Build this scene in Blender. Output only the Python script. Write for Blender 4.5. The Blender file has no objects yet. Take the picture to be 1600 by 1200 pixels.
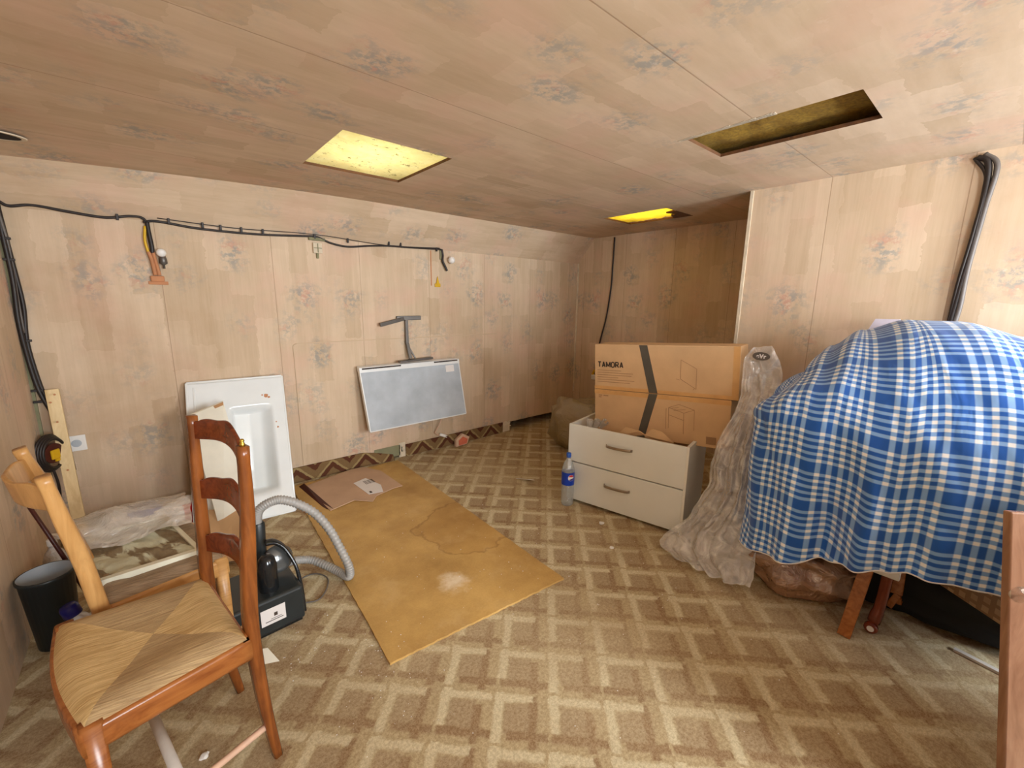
import bpy, bmesh, math, random
from mathutils import Vector, Matrix, noise as mnoise
random.seed(7)
sc = bpy.context.scene
COL = sc.collection
pi = math.pi

# ------------------------------------------------------------------ camera
YAW, PITCH, ROLL, FPX, CAMH = math.radians(40.80), math.radians(11.13), math.radians(-0.71), 660.0, 1.35
def camera():
    cy, sy = math.cos(YAW), math.sin(YAW)
    f = Vector((sy*math.cos(PITCH), cy*math.cos(PITCH), -math.sin(PITCH)))
    r = Vector((cy, -sy, 0)); d = f.cross(r)
    c, s = math.cos(ROLL), math.sin(ROLL)
    r2 = c*r + s*d; d2 = -s*r + c*d
    cam = bpy.data.cameras.new('camera'); o = bpy.data.objects.new('camera', cam); COL.objects.link(o)
    cam.sensor_width = 36; cam.lens = FPX/1600*36; cam.clip_start = 0.02
    m = Matrix((( r2.x, -d2.x, -f.x, 0), (r2.y, -d2.y, -f.y, 0), (r2.z, -d2.z, -f.z, CAMH), (0, 0, 0, 1)))
    o.matrix_world = m
    sc.camera = o
camera()

# ------------------------------------------------------------------ world, light, exposure
w = bpy.data.worlds.new('world'); sc.world = w; w.use_nodes = True
w.node_tree.nodes['Background'].inputs[0].default_value = (.80, .90, 1.0, 1)
w.node_tree.nodes['Background'].inputs[1].default_value = 1.0
sc.view_settings.view_transform = 'Standard'
sc.view_settings.look = 'None'
sc.view_settings.gamma = 1
sc.view_settings.use_curve_mapping = False
sc.view_settings.exposure = -0.04
sc.cycles.max_bounces = 10
sc.cycles.diffuse_bounces = 7
sc.cycles.transparent_max_bounces = 12
sc.cycles.use_denoising = True

def area(name, loc, target, sx, sy, power, color):
    l = bpy.data.lights.new(name, 'AREA'); l.shape = 'RECTANGLE'; l.size = sx; l.size_y = sy
    l.energy = power; l.color = color
    o = bpy.data.objects.new(name, l); COL.objects.link(o)
    o.location = loc
    o.rotation_euler = (Vector(target)-Vector(loc)).to_track_quat('-Z', 'Y').to_euler()
    return o
# daylight entering the window behind the camera and the roof openings, plus added fill aimed at the ceiling
area('window_daylight', (.42, -1.93, 1.38), (1.3, 3.0, 1.15), .95, .98, 82, (.91, .965, 1.0))
area('window_daylight.001', (2.22, -1.93, 1.38), (1.7, 3.0, 1.15), .95, .98, 124, (.91, .965, 1.0))
area('window_ground_bounce', (.42, -1.90, 1.0), (1.0, 0.4, 2.1), .95, .35, 11, (.96, .98, 1.0))  # added lamps, this and the next, aimed up to brighten the ceiling
area('window_ground_bounce.001', (2.22, -1.90, 1.0), (2.0, 0.4, 2.1), .95, .35, 11, (.96, .98, 1.0))
area('roof_daylight', (.96, 2.17, 2.33), (.96, 2.17, 0), .46, .5, 7.5, (1, .99, .93))
area('roof_daylight.001', (3.17, 2.03, 2.33), (3.17, 2.03, 0), .34, .5, 9, (1, .99, .93))

# ------------------------------------------------------------------ node material helpers
def C(r, g, b, a=1):
    def l(v):
        v /= 255.
        return v/12.92 if v <= .04045 else ((v+.055)/1.055)**2.4
    return (l(r), l(g), l(b), a)

class NT:
    def __init__(s, name):
        s.m = bpy.data.materials.new(name); s.m.use_nodes = True
        s.t = s.m.node_tree; s.N = s.t.nodes; s.L = s.t.links
        s.b = s.N['Principled BSDF']; s.out = s.N['Material Output']
    def put(s, sock, v):
        if hasattr(v, 'links') or isinstance(v, bpy.types.NodeSocket): s.L.new(v, sock)
        elif v is not None:
            try: sock.default_value = v
            except Exception: sock.default_value = (v, v, v)
    def node(s, typ, **kw):
        n = s.N.new(typ)
        for k, v in kw.items(): setattr(n, k, v)
        return n
    def math(s, op, a, b=0, c=None, clamp=False):
        n = s.node('ShaderNodeMath', operation=op, use_clamp=clamp)
        s.put(n.inputs[0], a); s.put(n.inputs[1], b)
        if c is not None: s.put(n.inputs[2], c)
        return n.outputs[0]
    def mix(s, fac, a, b, mode='MIX'):
        n = s.node('ShaderNodeMix', data_type='RGBA', blend_type=mode)
        s.put(n.inputs[0], fac); s.put(n.inputs[6], a); s.put(n.inputs[7], b)
        return n.outputs[2]
    def coord(s, which='Object'):
        return s.node('ShaderNodeTexCoord').outputs[which]
    def mapv(s, v, scale=(1, 1, 1), loc=(0, 0, 0), rot=(0, 0, 0)):
        n = s.node('ShaderNodeMapping'); s.put(n.inputs[0], v)
        n.inputs['Location'].default_value = loc; n.inputs['Rotation'].default_value = rot; n.inputs['Scale'].default_value = scale
        return n.outputs[0]
    def noise(s, v, scale, detail=4, rough=.55, dist=0, out='Fac'):
        n = s.node('ShaderNodeTexNoise'); s.put(n.inputs['Vector'], v)
        n.inputs['Scale'].default_value = scale; n.inputs['Detail'].default_value = detail
        n.inputs['Roughness'].default_value = rough; n.inputs['Distortion'].default_value = dist
        return n.outputs[out]
    def ramp(s, v, stops, interp='LINEAR'):
        n = s.node('ShaderNodeValToRGB'); s.put(n.inputs[0], v); cr = n.color_ramp; cr.interpolation = interp
        while len(cr.elements) < len(stops): cr.elements.new(.5)
        for e, (p, c) in zip(cr.elements, stops):
            e.position = p; e.color = c if not isinstance(c, (int, float)) else (c, c, c, 1)
        return n.outputs[0]
    def smooth(s, v, a, b):
        n = s.node('ShaderNodeMapRange', interpolation_type='SMOOTHSTEP'); s.put(n.inputs[0], v)
        n.inputs[1].default_value = a; n.inputs[2].default_value = b
        return n.outputs[0]
    def sep(s, v):
        n = s.node('ShaderNodeSeparateXYZ'); s.put(n.inputs[0], v); return n.outputs
    def comb(s, x, y, z=0):
        n = s.node('ShaderNodeCombineXYZ'); s.put(n.inputs[0], x); s.put(n.inputs[1], y); s.put(n.inputs[2], z); return n.outputs[0]
    def bump(s, h, strength=.3, dist=.01):
        n = s.node('ShaderNodeBump'); s.put(n.inputs['Height'], h)
        n.inputs['Strength'].default_value = strength; n.inputs['Distance'].default_value = dist
        s.L.new(n.outputs[0], s.b.inputs['Normal'])
    def done(s, col=None, rough=.7, metal=0, **kw):
        if col is not None: s.put(s.b.inputs['Base Color'], col)
        s.put(s.b.inputs['Roughness'], rough); s.put(s.b.inputs['Metallic'], metal)
        for k, v in kw.items(): s.put(s.b.inputs[k.replace('_', ' ')], v)
        return s.m

def plain(name, rgb, rough=.6, metal=0, var=.08, nscale=12, bump=0, **kw):
    t = NT(name); v = t.coord()
    n = t.noise(v, nscale, 5)
    c = C(*rgb); lo = tuple(x*(1-var*1.6) for x in c[:3])+(1,); hi = tuple(min(1, x*(1+var)) for x in c[:3])+(1,)
    col = t.ramp(n, [(.3, lo), (.7, hi)])
    if bump: t.bump(t.noise(v, nscale*6, 3), bump, .004)
    return t.done(col, rough, metal, **kw)

def wood(name, dark, light, scale=1, rough=.35, axis=2):
    t = NT(name); v = t.coord()
    sc_ = [26*scale]*3; sc_[axis] = 2.2*scale
    a = t.noise(t.mapv(v, scale=tuple(sc_)), 1, 5, .6, 1.2)
    b = t.noise(v, 7*scale, 3)
    col = t.ramp(t.math('ADD', t.math('MULTIPLY', a, .7), t.math('MULTIPLY', b, .3)), [(.32, C(*dark)), (.68, C(*light))])
    t.bump(a, .08, .002)
    return t.done(col, rough, 0)

def wallpaper(name, su, seam_axis=0, seam_phase=.1, pitch=.592, base=((186, 162, 132), (216, 194, 168)), streak=(14, .9)):
    t = NT(name); uv = t.coord('UV')
    # soft printed blocks, like brushed plaster
    blocks = t.node('ShaderNodeTexBrick', offset=.5)
    nb_ = t.noise(uv, 16, 3, .6, 0, 'Color')
    db = t.node('ShaderNodeVectorMath', operation='MULTIPLY_ADD'); t.put(db.inputs[0], nb_); db.inputs[1].default_value = (.06, .06, 0); t.put(db.inputs[2], uv)
    t.put(blocks.inputs['Vector'], t.mapv(db.outputs[0], rot=(0, 0, pi/2 if seam_axis == 0 else 0)))
    blocks.inputs['Color1'].default_value = (0, 0, 0, 1); blocks.inputs['Color2'].default_value = (1, 1, 1, 1)
    blocks.inputs['Scale'].default_value = 1; blocks.inputs['Mortar Size'].default_value = 0
    blocks.inputs['Brick Width'].default_value = .31; blocks.inputs['Row Height'].default_value = .118
    big = t.noise(uv, 1.3, 4, .6)
    sx = streak if seam_axis == 0 else (streak[1], streak[0])
    st = t.noise(t.mapv(uv, scale=(sx[0], sx[1], 1)), 1.6, 5, .6)
    st2 = t.noise(t.mapv(uv, scale=(sx[0]*5, sx[1]*3, 1)), 1.6, 3, .6)
    f = t.math('ADD', t.math('MULTIPLY', blocks.outputs[0], .17), t.math('ADD', t.math('MULTIPLY', big, .36), t.math('ADD', t.math('MULTIPLY', st, .34), t.math('MULTIPLY', st2, .12))))
    col = t.ramp(f, [(.33, C(*base[0])), (.66, C(*base[1]))])
    rosy = t.smooth(t.noise(t.mapv(uv, loc=(3, 5, 0)), 2.6, 3), .48, .68)
    col = t.mix(t.math('MULTIPLY', rosy, .34), col, C(212, 172, 152))
    # faded floral sprigs
    nv = t.noise(uv, 9, 4, .6, 0, 'Color')
    dv = t.node('ShaderNodeVectorMath', operation='MULTIPLY_ADD'); t.put(dv.inputs[0], nv); dv.inputs[1].default_value = (.22, .22, 0); t.put(dv.inputs[2], uv)
    vo = t.node('ShaderNodeTexVoronoi'); t.put(vo.inputs['Vector'], t.mapv(dv.outputs[0], scale=(1.0, .82, 1)) if seam_axis == 0 else t.mapv(dv.outputs[0], scale=(.82, 1, 1)))
    vo.inputs['Scale'].default_value = 4.3; vo.inputs['Randomness'].default_value = .75
    petal = t.noise(uv, 24, 4, .7)
    near = t.smooth(vo.outputs['Distance'], .58, .10)
    m = t.math('MULTIPLY', near, t.smooth(petal, .42, .58))
    sep = t.node('ShaderNodeSeparateColor'); t.put(sep.inputs[0], vo.outputs['Color'])
    keep = t.smooth(sep.outputs[0], .0, .25)
    m = t.math('MULTIPLY', m, keep)
    flower = t.mix(t.smooth(t.noise(uv, 11, 3), .54, .62), C(128, 138, 140), C(190, 138, 122))
    col = t.mix(t.math('MULTIPLY', m, .62), col, flower)
    # white-ish petals
    m2 = t.math('MULTIPLY', near, t.smooth(t.noise(t.mapv(uv, loc=(7, 2, 1)), 26, 3, .7), .56, .68))
    col = t.mix(t.math('MULTIPLY', m2, .35), col, C(222, 208, 190))
    # brown damp staining
    dirt = t.smooth(t.noise(t.mapv(uv, loc=(1, 9, 2)), .9, 6, .65), .50, .78)
    col = t.mix(t.math('MULTIPLY', dirt, .42), col, C(160, 122, 84))
    # paper joints
    ax = t.sep(uv)[seam_axis]
    fr = t.math('FRACT', t.math('DIVIDE', t.math('SUBTRACT', ax, seam_phase - pitch*20.5), pitch))
    d = t.math('MULTIPLY', t.math('ABSOLUTE', t.math('SUBTRACT', fr, .5)), pitch)
    seam = t.smooth(d, .0030, .0008)
    col = t.mix(t.math('MULTIPLY', seam, .5), col, C(128, 94, 66))
    t.bump(t.math('ADD', t.math('MULTIPLY', st2, .5), t.math('MULTIPLY', seam, -1)), .12, .004)
    return t.done(col, .8)

def carpet_mat():
    t = NT('carpet'); P = t.coord()
    nz = t.noise(P, 30, 3, .6, 0, 'Color')
    dv = t.node('ShaderNodeVectorMath', operation='MULTIPLY_ADD'); t.put(dv.inputs[0], nz); dv.inputs[1].default_value = (.022, .022, 0); t.put(dv.inputs[2], P)
    x, y, z = t.sep(dv.outputs[0])
    r = math.sqrt(.5); p = .187
    u = t.math('DIVIDE', t.math('MULTIPLY', t.math('SUBTRACT', x, y), r), p)
    v = t.math('DIVIDE', t.math('MULTIPLY', t.math('ADD', x, y), -r), p)
    u = t.math('ADD', u, .138/p + 40); v = t.math('ADD', v, 1.448/p + 40)
    fu, fv = t.math('FRACT', u), t.math('FRACT', v)
    par = t.math('MODULO', t.math('ADD', t.math('FLOOR', u), t.math('FLOOR', v)), 2)   # 0/1
    def band(a, lo, hi):   # soft band
        return t.math('MULTIPLY', t.smooth(a, lo-.04, lo+.03), t.smooth(a, hi+.04, hi-.03))
    # light L: left bar & top bar; lengths alternate with parity
    e1 = t.math('MULTIPLY_ADD', par, .22, .72); e2 = t.math('MULTIPLY_ADD', par, -.22, .94)
    def less(a, lim): return t.smooth(t.math('SUBTRACT', a, lim), .02, -.02)
    L1 = t.math('MULTIPLY', band(fu, .03, .18), less(fv, e1))
    L2 = t.math('MULTIPLY', band(fv, .05, .19), less(fu, e2))
    light = t.math('MAXIMUM', L1, L2)
    D1 = t.math('MULTIPLY', band(fu, .66, .80), less(t.math('SUBTRACT', 1, fv), e1))
    D2 = t.math('MULTIPLY', band(fv, .74, .88), less(t.math('SUBTRACT', 1, fu), e2))
    dark = t.math('MAXIMUM', D1, D2)
    mid = t.math('MULTIPLY', band(fu, .22, .68), band(fv, .24, .76))
    wear = t.noise(P, 1.7, 4, .6)
    pile = t.noise(P, 95, 6, .95)
    col = t.mix(t.noise(P, 5, 4), C(170, 148, 108), C(194, 174, 132))
    col = t.mix(t.math('MULTIPLY', mid, .75), col, C(160, 134, 100))
    col = t.mix(t.math('MULTIPLY', dark, .80), col, C(132, 92, 48))
    col = t.mix(t.math('MULTIPLY', light, .85), col, C(222, 212, 176))
    # fade / dust in the walked-on places
    col = t.mix(t.math('MULTIPLY', t.smooth(wear, .38, .66), .50), col, C(198, 178, 138))
    col = t.mix(t.math('MULTIPLY', t.smooth(t.noise(t.mapv(P, loc=(4, 1, 0)), 1.1, 5), .52, .7), .28), col, C(140, 106, 62))
    col = t.mix(t.smooth(pile, .40, .60), t.mix(.38, col, C(104, 78, 46)), t.mix(.20, col, C(236, 226, 196)))
    t.bump(pile, .5, .006)
    return t.done(col, .95)

def plaid_mat():
    t = NT('plaid_cotton'); u, v, _ = t.sep(t.coord('UV'))
    def stripes(a, p):
        a = t.math('DIVIDE', a, p); f = t.math('FRACT', t.math('ADD', a, 50))
        tot = None
        for c_, wd in ((.06, .075), (.225, .07), (.39, .075), (.555, .07), (.72, .075)):
            d = t.math('ABSOLUTE', t.math('SUBTRACT', f, c_)); b = t.smooth(d, wd/2*1.35, wd/2*.75)
            tot = b if tot is None else t.math('MAXIMUM', tot, b)
        return tot
    a, b = stripes(u, .212), stripes(v, .172)
    s = t.math('ADD', a, b)
    n = t.noise(t.coord('UV'), 3, 4)
    blue = t.mix(n, C(8, 76, 164), C(18, 96, 192))
    col = t.mix(t.math('MULTIPLY', s, 1, clamp=True), blue, C(128, 172, 228))
    col = t.mix(t.math('SUBTRACT', s, 1, clamp=True), col, C(240, 244, 250))
    weave = t.noise(t.coord('UV'), 600, 2)
    wr = t.noise(t.mapv(t.coord('UV'), scale=(1, .35, 1), rot=(0, 0, .35)), 9, 3, .5, .5)
    t.bump(t.math('ADD', t.math('MULTIPLY', wr, 1), t.math('MULTIPLY', weave, .01)), .55, .022)
    return t.done(col, .8, Sheen_Weight=.25)

def film(name, rgb, clear=.55, rough=.12, mottled=.0):
    t = NT(name); N, L = t.N, t.L
    t.done(C(*rgb), rough, 0); t.b.inputs['Specular IOR Level'].default_value = .9
    cr = t.noise(t.coord(), 13, 5, .6, .8)
    t.bump(cr, .7, .03)
    tr = N.new('ShaderNodeBsdfTransparent'); tr.inputs[0].default_value = (.96, .96, .95, 1)
    mx = N.new('ShaderNodeMixShader')
    fac = t.math('SUBTRACT', clear, t.math('MULTIPLY', t.smooth(cr, .4, .75), mottled), clamp=True)
    t.put(mx.inputs[0], fac); L.new(t.b.outputs[0], mx.inputs[1]); L.new(tr.outputs[0], mx.inputs[2])
    gl = N.new('ShaderNodeBsdfGlossy'); gl.inputs['Roughness'].default_value = max(.12, rough); L.new(t.b.inputs['Normal'].links[0].from_socket, gl.inputs['Normal'])
    m3 = N.new('ShaderNodeMixShader'); m3.inputs[0].default_value = .14
    L.new(mx.outputs[0], m3.inputs[1]); L.new(gl.outputs[0], m3.inputs[2]); L.new(m3.outputs[0], t.out.inputs[0])
    return t.m

def translucent(name, rgbs, trans=.6):
    t = NT(name); v = t.coord()
    n = t.noise(v, 26, 6, .75); sp = t.noise(v, 30, 5, .7)
    col = t.ramp(n, [(.3, C(*rgbs[0])), (.65, C(*rgbs[1]))])
    col = t.mix(t.smooth(sp, .57, .68), col, C(*rgbs[2]))
    t.bump(n, 1, .02); t.done(col, .9)
    tl = t.N.new('ShaderNodeBsdfTranslucent'); t.put(tl.inputs[0], col)
    mx = t.N.new('ShaderNodeMixShader'); mx.inputs[0].default_value = trans
    t.L.new(t.b.outputs[0], mx.inputs[1]); t.L.new(tl.outputs[0], mx.inputs[2]); t.L.new(mx.outputs[0], t.out.inputs[0])
    return t.m

def rush_mat(name, rot, lo, hi):
    t = NT(name); v = t.mapv(t.coord(), rot=(0, 0, rot), scale=(16, 330, 16))
    n = t.noise(v, 1, 3, .6); b = t.noise(t.coord(), 9, 3)
    col = t.ramp(t.math('ADD', t.math('MULTIPLY', n, .75), t.math('MULTIPLY', b, .25)), [(.35, C(*lo)), (.66, C(*hi))])
    t.bump(n, .6, .004)
    return t.done(col, .7)

def plywood_mat():
    t = NT('hardboard'); v = t.coord()
    n = t.noise(v, 3.2, 6, .6); f = t.noise(v, 120, 3, .7)
    col = t.ramp(t.math('ADD', t.math('MULTIPLY', n, .8), t.math('MULTIPLY', f, .2)), [(.34, C(166, 128, 68)), (.66, C(206, 168, 100))])
    # water stain rings
    x, y, z = t.sep(v)
    def ring(cx, cy, rr, wob, wd, seedloc):
        d = t.math('SQRT', t.math('ADD', t.math('POWER', t.math('SUBTRACT', x, cx), 2), t.math('POWER', t.math('SUBTRACT', y, cy), 2)))
        d = t.math('ADD', d, t.math('MULTIPLY', t.math('SUBTRACT', t.noise(t.mapv(v, loc=seedloc), 4, 4), .5), wob))
        e = t.smooth(t.math('ABSOLUTE', t.math('SUBTRACT', d, rr)), wd, 0)
        return e, t.smooth(d, rr, rr-.01)
    e, inside = ring(1.38, 1.95, .30, .32, .012, (0, 0, 0))
    col = t.mix(t.math('MULTIPLY', inside, .22), col, C(160, 112, 40))
    col = t.mix(t.math('MULTIPLY', e, .55), col, C(134, 92, 34))
    # rubbed chalky patch with a shape of its own
    d = t.math('SQRT', t.math('ADD', t.math('POWER', t.math('SUBTRACT', x, .99), 2), t.math('POWER', t.math('SUBTRACT', y, 1.55), 2)))
    d = t.math('ADD', d, t.math('MULTIPLY', t.math('SUBTRACT', t.noise(v, 9, 5, .7), .5), .22))
    col = t.mix(t.math('MULTIPLY', t.smooth(d, .10, .0), .75), col, C(236, 222, 196))
    dust = t.smooth(t.noise(t.mapv(v, loc=(3, 3, 3)), 5, 6, .7), .5, .75)
    col = t.mix(t.math('MULTIPLY', dust, .3), col, C(216, 188, 138))
    t.bump(f, .15, .002)
    return t.done(col, .55)

M = {}
M['paper_back'] = wallpaper('wallpaper_back', 0, 0, .101, .592)
M['paper_side'] = wallpaper('wallpaper_side', 0, 0, .736, .53)
M['paper_slope'] = wallpaper('wallpaper_slope', 0, 1, .03, .62, streak=(10, 1.2))
M['paper_ceiling'] = wallpaper('wallpaper_ceiling', 0, 1, .735, .66, base=((184, 160, 130), (214, 192, 166)), streak=(8, 1.2))
M['carpet'] = carpet_mat()
M['plaid'] = plaid_mat()
M['hardboard'] = plywood_mat()
M['plaster'] = plain('chipped_plaster', (214, 200, 176), .9, var=.12, bump=.3)
M['dark_void'] = plain('dark_void', (30, 22, 16), .95)  # near-black put in for the shade inside gaps and holes
M['chestnut'] = wood('varnished_chestnut', (92, 46, 20), (162, 96, 44), 1.2, .22)
M['chestnut_dark'] = wood('varnished_mahogany', (84, 34, 18), (142, 68, 36), 1.2, .2, 0)
M['chestnut_rail'] = wood('chestnut_rail', (126, 68, 30), (178, 114, 58), 1.2, .25, 0)
M['blond'] = wood('blond_beech', (176, 126, 68), (218, 172, 110), 1, .3)
M['blond_x'] = wood('blond_beech_rail', (176, 126, 68), (218, 172, 110), 1, .3, 0)
M['pine'] = wood('pine', (206, 176, 124), (236, 214, 168), .8, .6)
M['white_wood'] = plain('dusty_white_wood', (206, 200, 192), .7)
M['pink_wood'] = plain('dusty_pink_wood', (214, 178, 154), .6)
M['rush_a'] = rush_mat('rush_front', .06, (176, 142, 88), (232, 206, 152))
M['rush_b'] = rush_mat('rush_side', 1.5, (150, 124, 88), (198, 172, 128))
M['rush_grey'] = rush_mat('rush_worn', .4, (120, 98, 74), (172, 150, 122))
M['ceramic'] = plain('white_ceramic', (228, 233, 234), .18, var=.03, nscale=5)
M['cream'] = plain('cream_board', (224, 220, 204), .5, var=.04)
M['brown_chip'] = plain('bare_chipboard', (176, 134, 92), .9)
M['white_lac'] = plain('white_lacquer', (228, 232, 230), .28, var=.03, nscale=3)
M['white_edge'] = plain('white_edge', (232, 232, 226), .4, var=.02)
M['white_metal'] = plain('white_enamel', (226, 228, 228), .35, var=.03)
M['grey_panel'] = plain('dusty_grey_panel', (176, 184, 192), .6, var=.10, nscale=6)
M['grey_metal'] = plain('grey_metal', (112, 108, 104), .45, .7)
M['steel'] = plain('brushed_steel', (172, 160, 148), .28, .9, var=.05)
M['black_plastic'] = plain('black_plastic', (38, 44, 46), .35, var=.1)
M['black_gloss'] = plain('black_gloss', (30, 32, 34), .15, var=.05)
M['grey_gloss'] = plain('grey_gloss', (96, 98, 98), .15, .3)
M['hose'] = plain('grey_hose', (158, 156, 152), .38, var=.05)
M['cable'] = plain('black_cable', (34, 26, 24), .5)
M['cable_grey'] = plain('grey_cable', (98, 92, 88), .5)
M['gold_brass'] = plain('brass', (196, 168, 70), .25, .9)
M['yellow'] = plain('yellow_plastic', (214, 170, 20), .4)
M['dark_boards'] = wood('dark_stained_boards', (58, 40, 28), (92, 66, 46), .8, .6)
M['rust'] = plain('rusty_clay', (190, 132, 92), .8)
M['red_dark'] = plain('dark_red_plastic', (70, 22, 16), .4)
M['white'] = plain('white_plastic', (232, 230, 226), .4, var=.03)
M['lilac'] = plain('lilac_paper', (216, 210, 226), .8)
M['card'] = plain('corrugated_cardboard', (204, 168, 126), .85, var=.06, nscale=7)
M['card_dull'] = plain('flat_cardboard', (192, 160, 132), .85, var=.07, nscale=5)
M['card_edge'] = plain('torn_cardboard_edge', (208, 180, 146), .9)
M['tape_print'] = plain('dark_grey_print', (84, 78, 68), .8)
M['ink'] = plain('brown_ink', (62, 50, 42), .8)
M['ink_pale'] = plain('pale_ink', (158, 122, 86), .8)
M['packing_tape'] = plain('packing_tape', (206, 158, 100), .35)
M['label'] = plain('paper_label', (226, 222, 220), .6, var=.02)
M['pet'] = film('clear_plastic_bottle', (196, 208, 214), .62, .06)
M['blue_label'] = plain('blue_label', (14, 60, 176), .3, var=.05)
M['blue_cap'] = plain('blue_cap', (40, 92, 190), .3)
M['navy_cap'] = plain('navy_cap', (14, 16, 120), .35)
M['logo_red'] = plain('logo_red', (200, 34, 48), .3)
M['logo_white'] = plain('logo_white', (240, 240, 240), .3)
M['film'] = film('crumpled_clear_film', (252, 252, 254), .68, .10, .3)
M['film_dust'] = film('dusty_film', (222, 216, 206), .55, .15, .25)
M['film_olive'] = film('olive_film', (148, 124, 72), .15, .35)
M['film_brown'] = film('brown_film', (176, 132, 100), .18, .16)
M['black_film'] = plain('black_film', (13, 12, 12), .85)  # near-black that stands in for shade under the table
M['grey_film'] = film('grey_film', (170, 156, 142), .3, .2)
M['jug'] = film('milky_plastic', (214, 210, 204), .12, .3)
M['red'] = plain('red_plastic', (196, 22, 22), .35)
M['blue'] = plain('blue_plastic', (30, 60, 150), .4)
M['tray_white'] = plain('chalky_white_foam', (220, 218, 198), .8, var=.08, bump=.2)
M['insul_lit'] = translucent('yellow_insulation', ((236, 224, 172), (244, 236, 200), (120, 112, 60)), .55)
M['insul_gold'] = translucent('golden_insulation', ((226, 200, 90), (244, 226, 120), (200, 176, 70)), .6)
M['insul_dark'] = plain('ochre_insulation', (156, 122, 40), .95, var=.22, nscale=75, bump=.9)
M['ply_edge'] = wood('split_board_edge', (70, 42, 20), (120, 78, 40), 2, .8, 0)
M['door_wood'] = wood('brown_varnished_door', (120, 82, 60), (176, 136, 108), .6, .2)
M['foot_red'] = wood('mahogany_leg', (84, 34, 20), (130, 60, 36), 1.5, .25)
M['plaster_green'] = plain('green_grey_plaster', (132, 130, 100), .9)
M['brick'] = plain('brick_red', (206, 110, 82), .9, bump=.5)
M['brick_pale'] = plain('mortar_crust', (208, 176, 150), .9)
M['wicker'] = None
M['glass'] = film('window_glass', (230, 235, 240), .96, .02)

def skirting_mat():
    t = NT('carpet_offcut'); P = t.coord(); x, y, z = t.sep(P)
    n = t.math('MULTIPLY', t.math('SUBTRACT', t.noise(P, 30, 3), .5), .03)
    a = t.math('FRACT', t.math('ADD', t.math('DIVIDE', t.math('ADD', t.math('PINGPONG', t.math('ADD', x, 5), .13), t.math('ADD', z, n)), .13), .0))
    col = t.mix(t.smooth(a, .45, .5), C(132, 104, 66), C(90, 44, 22))
    col = t.mix(t.smooth(a, .80, .84), col, C(168, 146, 98))
    col = t.mix(t.math('MULTIPLY', t.noise(P, 150, 3, .8), .5), col, C(70, 50, 30))
    t.bump(t.noise(P, 160, 3), .5, .005)
    return t.done(col, .95)
M['skirting'] = skirting_mat()
def wicker_mat():
    t = NT('embossed_tan'); b = t.node('ShaderNodeTexBrick'); t.put(b.inputs['Vector'], t.mapv(t.coord(), rot=(0, pi/2, 0)))
    b.inputs['Scale'].default_value = 1; b.inputs['Brick Width'].default_value = .035; b.inputs['Row Height'].default_value = .03; b.inputs['Mortar Size'].default_value = .007
    b.inputs['Color1'].default_value = C(176, 146, 104); b.inputs['Color2'].default_value = C(166, 134, 92); b.inputs['Mortar'].default_value = C(140, 108, 72)
    t.bump(b.outputs['Fac'], -.5, .004)
    return t.done(b.outputs[0], .8)
M['wicker'] = wicker_mat()
def smear_mat():
    t = NT('smeared_brown'); x, y, z = t.sep(t.coord())
    v = t.comb(t.math('ADD', x, t.math('MULTIPLY', y, .5)), t.math('MULTIPLY', y, .35), 0)
    n = t.noise(v, 15, 4, .55, .6)
    f = t.noise(t.mapv(t.coord(), scale=(3, 1, 1)), 40, 4, .7)
    col = t.mix(t.smooth(n, .47, .53), C(198, 200, 176), C(112, 92, 66))
    col = t.mix(t.math('MULTIPLY', f, .5), col, C(160, 150, 120))
    t.bump(n, .8, .02)
    return t.done(col, .7)
M['smear'] = smear_mat()

# ------------------------------------------------------------------ object helpers
def obj(name, bm, mat, parent=None, smooth=False, label=None):
    me = bpy.data.meshes.new(name); bm.normal_update(); bm.to_mesh(me); bm.free()
    mats = mat if isinstance(mat, (list, tuple)) else [mat]
    for m_ in mats: me.materials.append(M[m_] if isinstance(m_, str) else m_)
    if smooth:
        for p in me.polygons: p.use_smooth = True
    o = bpy.data.objects.new(name, me); COL.objects.link(o)
    if parent:
        o.parent = parent
        base = Vector(parent['_w']) if '_w' in parent else Vector((0, 0, 0))
        # parts are modelled in world coordinates: shift back by the parent's origin
        if '_w' in parent:
            me.transform(Matrix.Translation(-base))
        o['_w'] = (0, 0, 0) if '_w' not in parent else tuple(base)
        o['_w'] = tuple(base)
    if label: o['label'] = label
    return o
def tag(o, label, cat, group=None, kind=None):
    o['label'] = label; o['category'] = cat
    if group: o['group'] = group
    if kind: o['kind'] = kind
    return o
def thing(name, label, cat, loc=(0, 0, 0), group=None):
    o = bpy.data.objects.new(name, None); COL.objects.link(o); o.location = loc; o.empty_display_size = .1
    o['_w'] = tuple(loc)
    return tag(o, label, cat, group)
def struct(name, bm, mat, smooth=False, parent=None):
    o = obj(name, bm, mat, parent, smooth)
    if not parent: o['kind'] = 'structure'
    return o
def B(): return bmesh.new()
def frame(o, x, z=(0, 0, 1)):
    """matrix with origin o, local x along x, z up-ish"""
    x = Vector(x).normalized(); z = Vector(z); y = z.cross(x).normalized(); z = x.cross(y)
    return Matrix(((x.x, y.x, z.x, o[0]), (x.y, y.y, z.y, o[1]), (x.z, y.z, z.z, o[2]), (0, 0, 0, 1)))
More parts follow.
